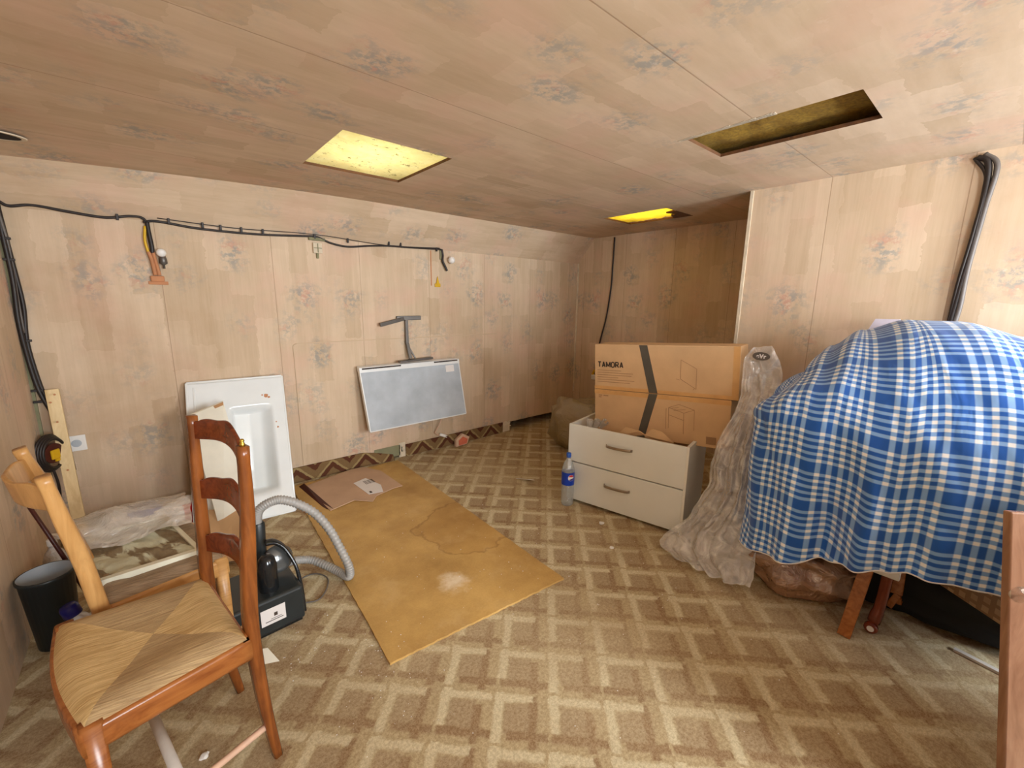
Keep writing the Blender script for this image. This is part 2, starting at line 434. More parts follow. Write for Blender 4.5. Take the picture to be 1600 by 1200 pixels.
def box(bm, lo, hi, mx=None, bev=0, seg=2, mi=0):
    vs = [bm.verts.new((x, y, z)) for x in (lo[0], hi[0]) for y in (lo[1], hi[1]) for z in (lo[2], hi[2])]
    fs = [bm.faces.new([vs[i] for i in q]) for q in ((0, 1, 3, 2), (4, 6, 7, 5), (0, 4, 5, 1), (2, 3, 7, 6), (0, 2, 6, 4), (1, 5, 7, 3))]
    for f in fs: f.material_index = mi
    if bev:
        es = list({e for f in fs for e in f.edges})
        r = bmesh.ops.bevel(bm, geom=es, offset=bev, segments=seg, affect='EDGES', profile=.5)
        vs = list({v for f in r['faces'] for v in f.verts} | {v for v in vs if v.is_valid})
        for f in r['faces']: f.material_index = mi
    if mx is not None:
        for v in vs: v.co = mx @ v.co
    return vs
def bar(bm, a, b, w, t, up=(0, 0, 1), bev=0):
    """bar from a to b, width w (sideways), thickness t (along up)"""
    a, b = Vector(a), Vector(b); L = (b-a).length
    x = (b-a)/L; u = Vector(up)
    if abs(x.dot(u)) > .98: u = Vector((0, 1, 0))
    y = u.cross(x).normalized(); z = x.cross(y)
    mx = Matrix(((x.x, y.x, z.x, a.x), (x.y, y.y, z.y, a.y), (x.z, y.z, z.z, a.z), (0, 0, 0, 1)))
    return box(bm, (0, -w/2, -t/2), (L, w/2, t/2), mx, bev)
def spline(pts, n=8):
    pts = [Vector(p) for p in pts]; out = []
    P_ = [pts[0]*2-pts[1]] + pts + [pts[-1]*2-pts[-2]]
    for i in range(1, len(P_)-2):
        p0, p1, p2, p3 = P_[i-1:i+3]
        for k in range(n):
            t = k/n
            out.append(.5*((2*p1)+(p2-p0)*t+(2*p0-5*p1+4*p2-p3)*t*t+(3*p1-p0-3*p2+p3)*t**3))
    out.append(pts[-1]); return out
def tube(bm, pts, r, seg=10, cap=True, sec=None):
    """sweep; r number or list; sec optional (w,h) rectangle section"""
    pts = [Vector(p) for p in pts]; n = len(pts); rings = []
    T = [(pts[min(i+1, n-1)]-pts[max(i-1, 0)]).normalized() for i in range(n)]
    N = T[0].orthogonal().normalized() if sec is None else None
    for i in range(n):
        if sec is not None:
            N_ = Vector(sec[2]); N_ = (N_-T[i]*N_.dot(T[i])).normalized(); Bn = T[i].cross(N_)
            k = sec[3](i/(n-1)) if len(sec) > 3 else 1
            w_, h_ = sec[0]*k/2, sec[1]*k/2; c = .3
            prof = [(w_, h_*(1-c)), (w_*(1-c), h_), (-w_*(1-c), h_), (-w_, h_*(1-c)), (-w_, -h_*(1-c)), (-w_*(1-c), -h_), (w_*(1-c), -h_), (w_, -h_*(1-c))]
            rings.append([bm.verts.new(pts[i]+N_*a+Bn*b) for a, b in prof])
        else:
            N = (N-T[i]*N.dot(T[i])).normalized(); Bn = T[i].cross(N)
            rr = r[i] if isinstance(r, (list, tuple)) else r
            rings.append([bm.verts.new(pts[i]+(N*math.cos(2*pi*k/seg)+Bn*math.sin(2*pi*k/seg))*rr) for k in range(seg)])
    m = len(rings[0])
    for a, b in zip(rings, rings[1:]):
        for k in range(m): bm.faces.new((a[k], a[(k+1) % m], b[(k+1) % m], b[k]))
    if cap:
        bm.faces.new(rings[0][::-1]); bm.faces.new(rings[-1])
    return rings
def lathe(bm, prof, mx=None, seg=28, arc=2*pi, a0=0):
    mx = mx or Matrix(); rings = []
    full = abs(arc-2*pi) < 1e-6
    cnt = seg if full else seg+1
    for r, z in prof:
        rings.append([bm.verts.new(mx @ Vector((r*math.cos(a0+arc*k/seg), r*math.sin(a0+arc*k/seg), z))) for k in range(cnt)])
    for a, b in zip(rings, rings[1:]):
        for k in range(cnt if full else cnt-1):
            j = (k+1) % cnt
            bm.faces.new((a[k], a[j], b[j], b[k]))
    bmesh.ops.remove_doubles(bm, verts=[v for r_ in rings for v in r_], dist=1e-5)
def poly(bm, pts, thick=0, d=(0, 0, 1), mi=0):
    vs = [bm.verts.new(p) for p in pts]; f = bm.faces.new(vs); f.material_index = mi
    if thick:
        d = Vector(d).normalized()*thick
        v2 = [bm.verts.new(Vector(p)+d) for p in pts]; bm.faces.new(v2[::-1]).material_index = mi
        n = len(vs)
        for i in range(n): bm.faces.new((vs[i], v2[i], v2[(i+1) % n], vs[(i+1) % n])).material_index = mi
    bmesh.ops.recalc_face_normals(bm, faces=bm.faces[:])
def grid(bm, fn, nu, nv, uv=None, closed=False):
    vs = [[bm.verts.new(fn(i/nu, j/nv)) for j in range(nv+1)] for i in range(nu+1)]
    lay = bm.loops.layers.uv.verify() if uv else None
    for i in range(nu):
        for j in range(nv):
            f = bm.faces.new((vs[i][j], vs[i+1][j], vs[i+1][j+1], vs[i][j+1])); f.smooth = True
            if uv:
                for l, (a, b) in zip(f.loops, ((i, j), (i+1, j), (i+1, j+1), (i, j+1))): l[lay].uv = uv(a/nu, b/nv)
    return vs
def uvproj(bm, fu, fv):
    lay = bm.loops.layers.uv.verify()
    for f in bm.faces:
        for l in f.loops: l[lay].uv = (fu(l.vert.co), fv(l.vert.co))
def text_mesh(body, size, mx, mat, parent, name='lettering', bold=0.0, extrude=.0006, align='LEFT'):
    cu = bpy.data.curves.new(name, 'FONT'); cu.body = body; cu.size = size; cu.extrude = extrude; cu.offset = bold; cu.align_x = align; cu.space_character = 1.06
    to = bpy.data.objects.new(name, cu); COL.objects.link(to)
    dg = bpy.context.evaluated_depsgraph_get(); me = bpy.data.meshes.new_from_object(to.evaluated_get(dg))
    bpy.data.objects.remove(to); bpy.data.curves.remove(cu)
    bm = B(); bm.from_mesh(me); bpy.data.meshes.remove(me)
    for v in bm.verts: v.co = mx @ v.co
    return obj(name, bm, mat, parent)
def fbm(p, s=1.0, o=4):
    return mnoise.fractal(Vector(p)*s, 1.0, 2.0, o)

# ------------------------------------------------------------------ room
XL, XR, XA, YB, YF, ZC, ZK = -.495, 2.90, 3.80, 3.277, -1.85, 2.025, 1.772
YA = 1.14         # corner where the right wall steps back
bm = B(); box(bm, (XL-.25, YF-.15, -.12), (XA+.25, YB+.35, 0)); struct('floor', bm, 'carpet')

# back wall: a lining board that stops short of the floor
bm = B(); box(bm, (XL-.02, YB, .095), (XA+.02, YB+.03, ZK+.02)); uvproj(bm, lambda c: c.x, lambda c: c.z)
struct('wall_back', bm, 'paper_back')
bm = B(); box(bm, (XL-.25, YB+.28, -.02), (XA+.25, YB+.34, 2.3)); struct('wall_back_outer', bm, 'dark_void')
# sloping strip between back wall and ceiling
YS = 3.06
def slope_top(x):
    k = max(0, min(1, (1.3-x)/1.8)); return Vector((x, YS+.06*k, ZC-.055*k*k))
bm = B()
grid(bm, lambda u, v: Vector((XL-.02+(XA-XL+.04)*u, YB, ZK)).lerp(slope_top(XL-.02+(XA-XL+.04)*u), v) + Vector((0, 0, .004*math.sin(u*9)*math.sin(pi*v))), 40, 6, lambda u, v: (u*4.3, v*.34+.1))
struct('trim_1', bm, 'paper_slope')
# side walls
bm = B(); box(bm, (XL-.06, YF, 0), (XL, YB, ZC+.02)); uvproj(bm, lambda c: c.y, lambda c: c.z); struct('wall_left', bm, 'paper_side')
bm = B(); box(bm, (XR, YF, 0), (XR+.05, YA, ZC+.02)); box(bm, (XR+.05, YA-.05, 0), (XA+.02, YA, ZC+.02)); uvproj(bm, lambda c: c.y+c.x*.7-2.03, lambda c: c.z); struct('wall_right', bm, 'paper_side')
bm = B(); box(bm, (XA, YA-.02, 0), (XA+.06, YB+.3, ZC+.02)); uvproj(bm, lambda c: c.y+.21, lambda c: c.z); struct('wall_alcove', bm, 'paper_side')
# wall behind the camera, with its window
WZ0, WZ1 = .82, 1.90; WINS = ((-.08, .92), (1.72, 2.72))
bm = B()
box(bm, (XL-.06, YF-.06, 0), (WINS[0][0], YF, ZC+.02)); box(bm, (WINS[0][1], YF-.06, 0), (WINS[1][0], YF, ZC+.02)); box(bm, (WINS[1][1], YF-.06, 0), (XR+.06, YF, ZC+.02))
for a, b in WINS: box(bm, (a, YF-.06, 0), (b, YF, WZ0)); box(bm, (a, YF-.06, WZ1), (b, YF, ZC+.02))
uvproj(bm, lambda c: c.x, lambda c: c.z); struct('wall_front', bm, 'dark_boards')
for k, (w0, w1) in enumerate(WINS):
    bm = B()
    for a, b in (((w0, WZ0), (w1, WZ0+.04)), ((w0, WZ1-.04), (w1, WZ1)), ((w0, WZ0), (w0+.04, WZ1)), ((w1-.04, WZ0), (w1, WZ1))):
        box(bm, (a[0], YF-.05, a[1]), (b[0], YF-.01, b[1]))
    struct('window_%d' % (k+1), bm, 'white')
# ceiling with three cut openings
def ceil_z(x, y):
    k = max(0, min(1, (1.3-x)/1.8)); q = max(0, min(1, (y-1.6)/1.5)); return ZC-.055*k*k*q*q
HOLES = [(.70, 1.225, 1.885, 2.465), (1.82, 2.14, .415, 1.0), (2.965, 3.355, 1.745, 2.31)]
xs = sorted({XL-.02, XA+.02, *[h[i] for h in HOLES for i in (0, 1)], *[XL+.12+.215*i for i in range(20)]})
ys = sorted({YF, YS, *[h[i] for h in HOLES for i in (2, 3)], *[YF+.16+.24*i for i in range(20)]})
bm = B(); vt = {}
def cv(x, y, up):
    k_ = (round(x, 5), round(y, 5), up)
    if k_ not in vt:
        yy = y if y < YS-1e-4 else slope_top(x).y+.002
        vt[k_] = bm.verts.new((x, yy, ceil_z(x, yy)+(.014 if up else 0)))
    return vt[k_]
def inhole(x, y): return any(a < x < b and c < y < d for a, b, c, d in HOLES)
for i in range(len(xs)-1):
    for j in range(len(ys)-1):
        x0, x1, y0, y1 = xs[i], xs[i+1], ys[j], ys[j+1]
        if inhole((x0+x1)/2, (y0+y1)/2): continue
        for up in (0, 1):
            f = bm.faces.new([cv(x0, y0, up), cv(x0, y1, up), cv(x1, y1, up), cv(x1, y0, up)])
            f.material_index = 0
for a, b, c, d in HOLES:
    for (x0, y0, x1, y1) in ((a, c, b, c), (a, d, b, d)):
        seq = [x for x in xs if a-1e-6 <= x <= b+1e-6]
        for p, q in zip(seq, seq[1:]): bm.faces.new([cv(p, y0, 0), cv(q, y0, 0), cv(q, y0, 1), cv(p, y0, 1)]).material_index = 1
    for x0 in (a, b):
        seq = [y for y in ys if c-1e-6 <= y <= d+1e-6]
        for p, q in zip(seq, seq[1:]): bm.faces.new([cv(x0, p, 0), cv(x0, q, 0), cv(x0, q, 1), cv(x0, p, 1)]).material_index = 1
uvproj(bm, lambda c: c.x, lambda c: c.y)
struct('ceiling', bm, ['paper_ceiling', 'ply_edge'])
# roof deck above (closes the loft)
bm = B()
dk = [(XL-.3, XA+.3, YF-.2, .30), (XL-.3, XA+.3, 1.12, 1.62), (XL-.3, XA+.3, 2.62, YB+.35), (XL-.3, .60, 1.62, 2.62), (1.36, 2.85, 1.62, 2.62), (3.48, XA+.3, 1.62, 2.62), (XL-.3, 1.7, .30, 1.12), (2.28, XA+.3, .30, 1.12)]
for a, b, c, d in dk: box(bm, (a, c, 2.14), (b, d, 2.18))
for (a, b, c, d) in ((.60, 1.36, 1.62, 2.62), (2.85, 3.48, 1.62, 2.62)):
    for lo, hi in (((a-.03, c-.03), (a, d+.03)), ((b, c-.03), (b+.03, d+.03)), ((a, c-.03), (b, c)), ((a, d), (b, d+.03))):
        box(bm, (lo[0], lo[1], 2.05), (hi[0], hi[1], 2.38))
box(bm, (1.7, .30, 2.18), (2.28, 1.12, 2.22))
struct('roof_deck', bm, 'ply_edge')
def insulation(name, h, z, mat, label, notch=False, amp=.012, m=.10):
    a, b, c, d = h; bm = B()
    def fn(u, v):
        x = a-m+(b-a+2*m)*u; y = c-m+(d-c+2*m)*v
        return Vector((x, y, z+amp*fbm((x, y, z), 9, 5)))
    vs = grid(bm, fn, 60, 60)
    o = obj(name, bm, mat, None, True); tag(o, label, 'insulation')
    sm = o.modifiers.new('thickness', 'SOLIDIFY'); sm.thickness = .02; sm.offset = 1
    return o
insulation('insulation_panel', HOLES[0], 2.052, 'insul_lit', 'pale yellow mouldy panel glowing in the ceiling opening left of centre', m=.09)
insulation('insulation_panel', HOLES[1], 2.080, 'insul_dark', 'dark ochre rough insulation in the long ceiling opening at right', amp=.009, m=.14)
insulation('insulation_panel', HOLES[2], 2.062, 'insul_gold', 'bright golden insulation in the far ceiling opening over the recess', m=.09)
# broken board tongue in the far opening, splinters of the near one
bm = B(); poly(bm, [(3.36, 1.74, 2.024), (3.36, 1.90, 2.024), (3.24, 1.86, 2.024), (3.20, 1.80, 2.024), (3.13, 1.84, 2.024), (3.10, 1.74, 2.024)], .012, (0, 0, 1))
tag(obj('board_splinter', bm, 'ply_edge'), 'brown broken board tongue jutting into the far golden ceiling opening', 'board')
bm = B()
for i in range(40):
    u = i/39; q_ = [(1.800+random.uniform(-.008, .004), .66+.36*u), (1.8205+random.uniform(0, .003), .66+.36*u), (1.8205, .672+.36*u), (1.803+random.uniform(-.008, .004), .672+.36*u)]
    poly(bm, [(a, b, ZC-.0015) for a, b in q_], .001)
tag(obj('plaster_crumbs', bm, 'plaster', ), 'ragged white torn plaster along the edge of the long dark ceiling opening', 'plaster', kind='stuff')
# oval hole in the ceiling at the far left: cable hole ring
mx = Matrix.Translation((-.40, 2.80, ceil_z(-.4, 2.8)-.002))@Matrix.Diagonal((1.25, .8, 1, 1))
bm = B(); lathe(bm, [(.0, -.001), (.078, -.001), (.078, -.004), (0, -.004)], mx, 24); ho = obj('ceiling_hole', bm, 'dark_void'); tag(ho, 'black round cable hole in the ceiling at far left', 'hole')
bm = B(); lathe(bm, [(.078, .0), (.092, -.002), (.09, -.006), (.078, -.006)], mx, 24); obj('rim', bm, 'plaster', ho)

# corner and foot trims
bm = B(); box(bm, (XL, YB-.012, .10), (XL+.012, YB, 1.72)); struct('trim_2', bm, 'plaster_green')
bm = B(); box(bm, (XA-.012, YB-.014, .3), (XA, YB, 1.77)); struct('trim_3', bm, 'plaster')
bm = B(); box(bm, (XR-.006, YA-.012, 0), (XR+.012, YA+.006, ZC)); struct('trim_4', bm, 'plaster')
# sagging access-panel outline on the back wall
bm = B()
box(bm, (.772, YB-.006, .12), (.776, YB, 1.02)); box(bm, (.79, YB-.006, 1.03), (1.95, YB, 1.036))
tube(bm, spline([(.773, YB-.003, .98), (.775, YB-.003, 1.02), (.80, YB-.003, 1.033)], 4), .003, 6); box(bm, (1.95, YB-.007, 1.028), (2.62, YB, 1.036))
struct('trim_5', bm, 'paper_back')

# skirting made of carpet offcuts
bm = B()
grid(bm, lambda u, v: Vector((.55+.93*u, YB-.012-.05*max(0, u-.72)**1.2*3*(1-v), .118*v*(1-.62*max(0, (u-.70)/.30)**1.3))), 40, 6)
o = struct('baseboard_back', bm, 'skirting'); sm = o.modifiers.new('t', 'SOLIDIFY'); sm.thickness = .008
bm = B(); box(bm, (1.60, YB-.014, 0), (2.70, YB-.003, .108), bev=.003); struct('baseboard_back_right', bm, 'skirting')
bm = B(); box(bm, (1.32, YB-.004, .02), (1.55, YB+.02, .115)); struct('baseboard_gap', bm, 'plaster_green')
bm = B()
for _ in range(14):
    x = random.choice([random.uniform(1.53, 1.60), random.uniform(2.70, 2.80)]); z = random.uniform(0, .10)
    box(bm, (x, YB-.012, z), (x+random.uniform(.01, .03), YB+.004, z+random.uniform(.01, .04)), bev=.003)
box(bm, (1.54, YB-.004, 0), (1.60, YB+.01, .13), bev=.002); box(bm, (2.70, YB-.004, 0), (2.80, YB+.01, .10), bev=.002)
struct('baseboard_plaster', bm, 'plaster')

# ------------------------------------------------------------------ floor coverings
def jagged(corners, n, amp, z):
    out = []
    for i, a in enumerate(corners):
        b = corners[(i+1) % len(corners)]
        for k in range(n):
            t = k/n; p = Vector((a[0], a[1], z)).lerp(Vector((b[0], b[1], z)), t)
            p.x += random.uniform(-amp, amp); p.y += random.uniform(-amp, amp); out.append(p)
    return out
bm = B(); poly(bm, jagged([(.665, 3.20), (1.49, 3.20), (1.42, 1.235), (.548, 1.315)], 60, .0022, .001), .009)
tag(obj('hardboard_sheet', bm, 'hardboard'), 'large tan hardboard sheet with water stains lying on the patterned carpet', 'board')
cb = thing('cardboard_sheet', 'flat piece of brown cardboard with a white barcode label on the hardboard', 'cardboard', (1.0, 2.9, .0115))
bm = B(); poly(bm, [(.735, 3.13, .012), (1.10, 3.235, .012), (1.20, 3.225, .012), (1.275, 3.05, .016), (1.285, 2.70, .012), (1.22, 2.70, .0135), (1.075, 2.665, .012), (1.02, 2.60, .012), (.93, 2.69, .015), (.76, 2.65, .012)], .005)
obj('sheet', bm, 'card_dull', cb)
def fl(p, z): return Vector((p[0], p[1], z))
lab = [(1.02, 2.95), (1.125, 2.985), (1.165, 2.80), (1.13, 2.68), (1.035, 2.70)]
bm = B(); poly(bm, [fl(p, .0218) for p in lab], .0008); L_ = obj('label', bm, 'label', cb, label='white paper label')
bm = B()
for i in range(14):
    x = 1.085+.0052*i; box(bm, (x, 2.87, .0226), (x+random.choice([.0014, .0026]), 2.94, .0231))
box(bm, (1.052, 2.715, .0226), (1.068, 2.745, .0231))
obj('barcode', bm, 'ink', L_)
bm = B(); poly(bm, [(.70, 3.17, .001), (.735, 3.14, .03), (.78, 2.66, .012), (.74, 2.70, .001)], .006); obj('crushed_edge', bm, 'red_dark', cb)

# ------------------------------------------------------------------ ladder-back chairs
def chair(name, label, near, far, seat, seatz, slats, mats, wpost=.036, front_feet=None, bow=(.03, 0), stret=True, arch=.035):
    """near/far: polylines of the back posts; seat: corners back-near, back-far, front-far, front-near"""
    t = thing(name, label, 'chair', (near[0][0], near[0][1], 0))
    mp, ms, mr = mats['post'], mats['slat'], mats['rail']
    def at(poly_, z):
        for a, b in zip(poly_, poly_[1:]):
            if a[2] <= z <= b[2]: return Vector(a).lerp(Vector(b), (z-a[2])/(b[2]-a[2]))
        return Vector(poly_[-1])
    bn, bf, ff, fn = [Vector((p[0], p[1], seatz)) for p in seat]
    side = (Vector(far[2])-Vector(near[2])); side.z = 0; side.normalize()
    for pl_ in (near, far):
        bm = B(); sp = spline(pl_, 7)
        tube(bm, sp, 0, sec=(wpost, wpost*.78, side, lambda s: .82+.36*math.sin(pi*min(1, s*1.02)) if s < .95 else .9))
        p = obj('back_post', bm, mp, t, True)
        if pl_ is near and 'brass' in mats:
            top = sp[-1]; b2 = B(); lathe(b2, [(0, 0), (.007, 0), (.006, .008), (.004, .010), (.006, .014), (.004, .019), (0, .02)], Matrix.Translation(top+Vector((0, 0, 0))), 12); obj('brass_stud', b2, 'gold_brass', p, True)
    for zn0, zn1, zf0, zf1 in slats:
        bm = B(); th = .011
        a0, a1, b0, b1 = at(near, zn0), at(near, zn1), at(far, zf0), at(far, zf1)
        def fn_(u, v, off=0):
            lo = a0.lerp(b0, u); hi = a1.lerp(b1, u); s = math.sin(pi*u)
            sc_ = .006*(math.cos(6*pi*u)-1)*-.5*(1 if .12 < u < .88 else 0)
            hi = hi+Vector((0, 0, arch*s**1.5+sc_)); lo = lo+Vector((0, 0, arch*.85*s**1.3))
            p = lo.lerp(hi, v)
            bk_ = 1 if (bow[0] > 0 or zn0 > .7) else .1
            p.x += bow[0]*s*bk_; p.y += bow[1]*s*bk_
            return p
        vsA = grid(bm, fn_, 24, 5)
        o = obj('slat', bm, ms, t, True)
        sm = o.modifiers.new('t', 'SOLIDIFY'); sm.thickness = th; sm.offset = 0
        bv = o.modifiers.new('b', 'BEVEL'); bv.width = .003; bv.segments = 2; bv.limit_method = 'ANGLE'
    # front legs
    for i, (c, q) in enumerate(((fn, 1), (ff, -1))):
        ftp = front_feet[i] if front_feet else (c.x, c.y)
        inn = (bn+bf)/2-(fn+ff)/2; inn.normalize()
        top = c+inn*.02+side*.018*q; bm = B()
        tube(bm, [(ftp[0]+inn.x*.02, ftp[1]+inn.y*.02+side.y*.018*q, 0), top-Vector((0, 0, .25)), top+Vector((0, 0, .004))], 0, sec=(.036, .036, side, lambda s: .75+.3*s))
        obj('front_leg', bm, mr, t, True)
    # seat rails
    for a, b in ((bn, fn), (bf, ff), (fn, ff), (bn, bf)):
        bm = B(); d = (b-a).normalized(); nrm = Vector((0, 0, 1)).cross(d)
        mid = (bn+bf+ff+fn)/4; inn = mid-(a+b)/2; inn.z = 0; inn.normalize()
        front = (a is fn)
        sp = [a.lerp(b, k/10)+inn*(.010-(.022*math.sin(pi*k/10) if front else 0))-Vector((0, 0, .030)) for k in range(11)]
        tube(bm, sp, 0, sec=(.06, .022, (0, 0, 1)))
        obj('seat_rail', bm, mr, t, True)
    # rush seat: four woven wedges meeting near the middle
    inn_ = lambda p: p.lerp((bn+bf+ff+fn)/4, .02)
    c4 = [inn_(p)+Vector((0, 0, .012)) for p in (bn, bf, ff, fn)]
    # front edge bulges outward like the rail
    cen = (c4[0]+c4[1]+c4[2]+c4[3])/4+Vector((0, 0, -.004))
    bm = B()
    fl_ = (c4[3]+c4[2])/2-(c4[0]+c4[1])/2; fl_.normalize()
    def edge(i, u):
        a, b = c4[i], c4[(i+1) % 4]; p = a.lerp(b, u)
        if i == 2: p = p+fl_*.022*math.sin(pi*u)
        return p
    for i in range(4):
        def fw(u, v, i=i):
            e = edge(i, u); p = e.lerp(cen, v)
            p = p+Vector((0, 0, .014*math.sin(pi*min(1, v*1.6))*(1-v) - (.016*(1-v*8) if v < .125 else 0)))
            return p
        n0 = len(bm.faces); grid(bm, fw, 20, 12)
        bm.faces.ensure_lookup_table()
        for f in bm.faces[n0:]: f.material_index = i % 2
    # underside
    bm.faces.new([bm.verts.new(p-Vector((0, 0, .03))) for p in c4])
    bmesh.ops.remove_doubles(bm, verts=bm.verts[:], dist=.0006)
    bmesh.ops.recalc_face_normals(bm, faces=bm.faces[:])
    so = obj('rush_seat', bm, [mats['rush_front'], mats['rush_side']], t, True)
    # seam cords along the diagonals
    if stret:
        zs = .12
        bnp, bfp = at(near, zs), at(far, zs)
        fnp, ffp = Vector((fn.x+.02, fn.y+.015, zs)), Vector((ff.x+.02, ff.y-.015, zs))
        bm = B(); tube(bm, spline([bnp, bnp.lerp(fnp, .5), fnp], 6), .009); obj('side_stretcher', bm, mats['st1'], t, True)
        bm = B(); tube(bm, spline([bfp, bfp.lerp(ffp, .5), ffp], 6), .009); obj('side_stretcher', bm, mats['st1'], t, True)
        bm = B(); tube(bm, [bnp.lerp(fnp, .62), bfp.lerp(ffp, .62)], .013); obj('cross_stretcher', bm, mats['st2'], t, True)
    return t
near = [(.150, 1.236, 0), (.132, 1.234, .20), (.123, 1.234, .44), (.131, 1.234, .61), (.146, 1.234, .80), (.152, 1.234, .975)]
far = [(.101, 1.556, 0), (.074, 1.556, .20), (.055, 1.556, .45), (.060, 1.556, .62), (.066, 1.556, .82), (.072, 1.556, 1.0)]
chair('ladder_back_chair', 'reddish brown varnished chair with a pale rush seat, frontmost of the two chairs', near, far,
      [(.115, 1.185), (.055, 1.575), (-.290, 1.580), (-.205, 1.120)], .455,
      [(.885, .945, .930, .985), (.715, .790, .738, .798), (.535, .620, .560, .615)],
      dict(post='chestnut', slat='chestnut_dark', rail='chestnut_rail', rush_side='rush_b', rush_front='rush_a', st1='pink_wood', st2='white_wood', brass=1), bow=(.030, 0))
near2 = [(-.150, 1.66, 0), (-.172, 1.65, .20), (-.200, 1.632, .43), (-.215, 1.615, .60), (-.235, 1.59, .76), (-.250, 1.575, .885)]
far2 = [(-.205, 1.985, 0), (-.225, 1.98, .20), (-.250, 1.965, .43), (-.283, 1.95, .60), (-.312, 1.935, .76), (-.340, 1.92, .885)]
chair('ladder_back_chair', 'blond wooden chair behind the reddish one, carrying a smeared tray on its worn rush seat', near2, far2,
      [(-.205, 1.63), (-.255, 1.975), (.040, 2.12), (.125, 1.70)], .43,
      [(.780, .855, .790, .855), (.60, .64, .60, .64)],
      dict(post='blond', slat='blond', rail='blond_x', rush_side='rush_grey', rush_front='rush_grey', st1='blond_x', st2='blond_x'), wpost=.044, bow=(-.055, -.02), arch=.0)

# ------------------------------------------------------------------ tray on the blond chair
fx = frame((-.215, 1.775, .447), (.262, .0, .0)); dvec = Vector((-.105, .37, 0))
def TR(u, v, z): return Vector((-.225, 1.745, .436))+Vector((.285, .012, 0))*u+Vector((-.09, .40, 0))*v+Vector((0, 0, z))
tr = thing('foam_tray', 'shallow white tray smeared with brown on the blond chair seat', 'tray', tuple(TR(.5, .5, 0)))
bm = B(); poly(bm, [TR(0, 0, 0), TR(1, 0, 0), TR(1, 1, 0), TR(0, 1, 0)], .012)
for a, b in (((0, 0), (1, .05)), ((0, .95), (1, 1)), ((0, .05), (.05, .95)), ((.95, .05), (1, .95))):
    poly(bm, [TR(a[0], a[1], .012), TR(b[0], a[1], .012), TR(b[0], b[1], .012), TR(a[0], b[1], .012)], .016)
obj('tray_body', bm, 'tray_white', tr)
bm = B(); grid(bm, lambda u, v: TR(.05+.9*u, .05+.9*v, .020+.010*fbm((u*3, v*5, 1), 1.3)), 24, 30); obj('smeared_filling', bm, 'smear', tr, True)
def crumple_sheet(name, rows, mat, label, cat, amp=.02, nu=34, sub=8, seed=0, freq=6, sag=0, pleat=0):
    """rows: list of (left point, right point) from top to bottom"""
    Ls = spline([r[0] for r in rows], sub); Rs = spline([r[1] for r in rows], sub); n = len(Ls)-1
    bm = B()
    def fn(u, v):
        j = min(n, round(v*n)); p = Ls[j].lerp(Rs[j], u)
        q = p*1.0+Vector((seed, seed*2, 0))
        d = Vector((mnoise.fractal(q*freq, 1, 2, 5), mnoise.fractal(q*freq+Vector((9, 1, 4)), 1, 2, 5), mnoise.fractal(q*freq+Vector((3, 8, 2)), 1, 2, 5)))
        rid = abs(mnoise.noise(q*freq*1.7))*amp*1.6
        flat_ = max(0, min(1, (1.02-p.z)/.25)) if pleat else 1
        pl_ = flat_*pleat*math.sin(u*19+5*mnoise.noise(Vector((u*2, v*3, seed)))+2*math.sin(v*5))+flat_*pleat*.5*abs(math.sin(u*31+v*9))
        return p+d*amp+Vector((-rid-pl_, -rid*.3, sag*math.sin(pi*u)))
    grid(bm, fn, nu, n)
    o = obj(name, bm, mat, None, True); tag(o, label, cat)
    return o
crumple_sheet('plastic_bag', [((-.32, 2.26, .47), (.03, 2.27, .46)), ((-.30, 2.20, .52), (.045, 2.21, .52)), ((-.275, 2.10, .535), (.055, 2.11, .53)), ((-.26, 2.03, .50), (.06, 2.04, .50)), ((-.25, 1.97, .478), (.05, 1.99, .475))], 'film_dust',
              'cloudy crumpled plastic bag on the back of the smeared tray', 'plastic bag', .014, 30, 8, 3, 9)

# ------------------------------------------------------------------ things by the left wall
bk = thing('bin', 'black bin with a grey inside, between the left wall and the blond chair', 'bin', (-.405, 2.27, 0))
mx = Matrix.Translation((-.405, 2.27, 0))
bm = B(); lathe(bm, [(0, 0), (.060, 0), (.078, .285), (.083, .288), (.083, .300), (.078, .300)], mx); obj('bin_body', bm, 'black_plastic', bk, True)
bm = B(); lathe(bm, [(.078, .300), (.0745, .285), (.058, .03), (0, .03)], mx); obj('bin_lining', bm, 'grey_panel', bk, True, 'grey inner surface')
jg = thing('plastic_jug', 'milky plastic jug with a navy cap leaning against the black bin', 'jug', (-.285, 2.0, 0))
mx = Matrix.Translation((-.262, 2.02, .005))@Matrix.Rotation(math.radians(-14), 4, 'Y')
bm = B(); box(bm, (-.045, -.05, .01), (.045, .05, .19), mx, .018, 3); lathe(bm, [(.04, .185), (.03, .21), (.018, .225), (.018, .24)], mx, 20); obj('jug_body', bm, 'jug', jg, True)
bm = B(); lathe(bm, [(0, .272), (.022, .272), (.026, .262), (.026, .232), (.020, .230)], mx, 20); obj('cap', bm, 'navy_cap', jg, True)
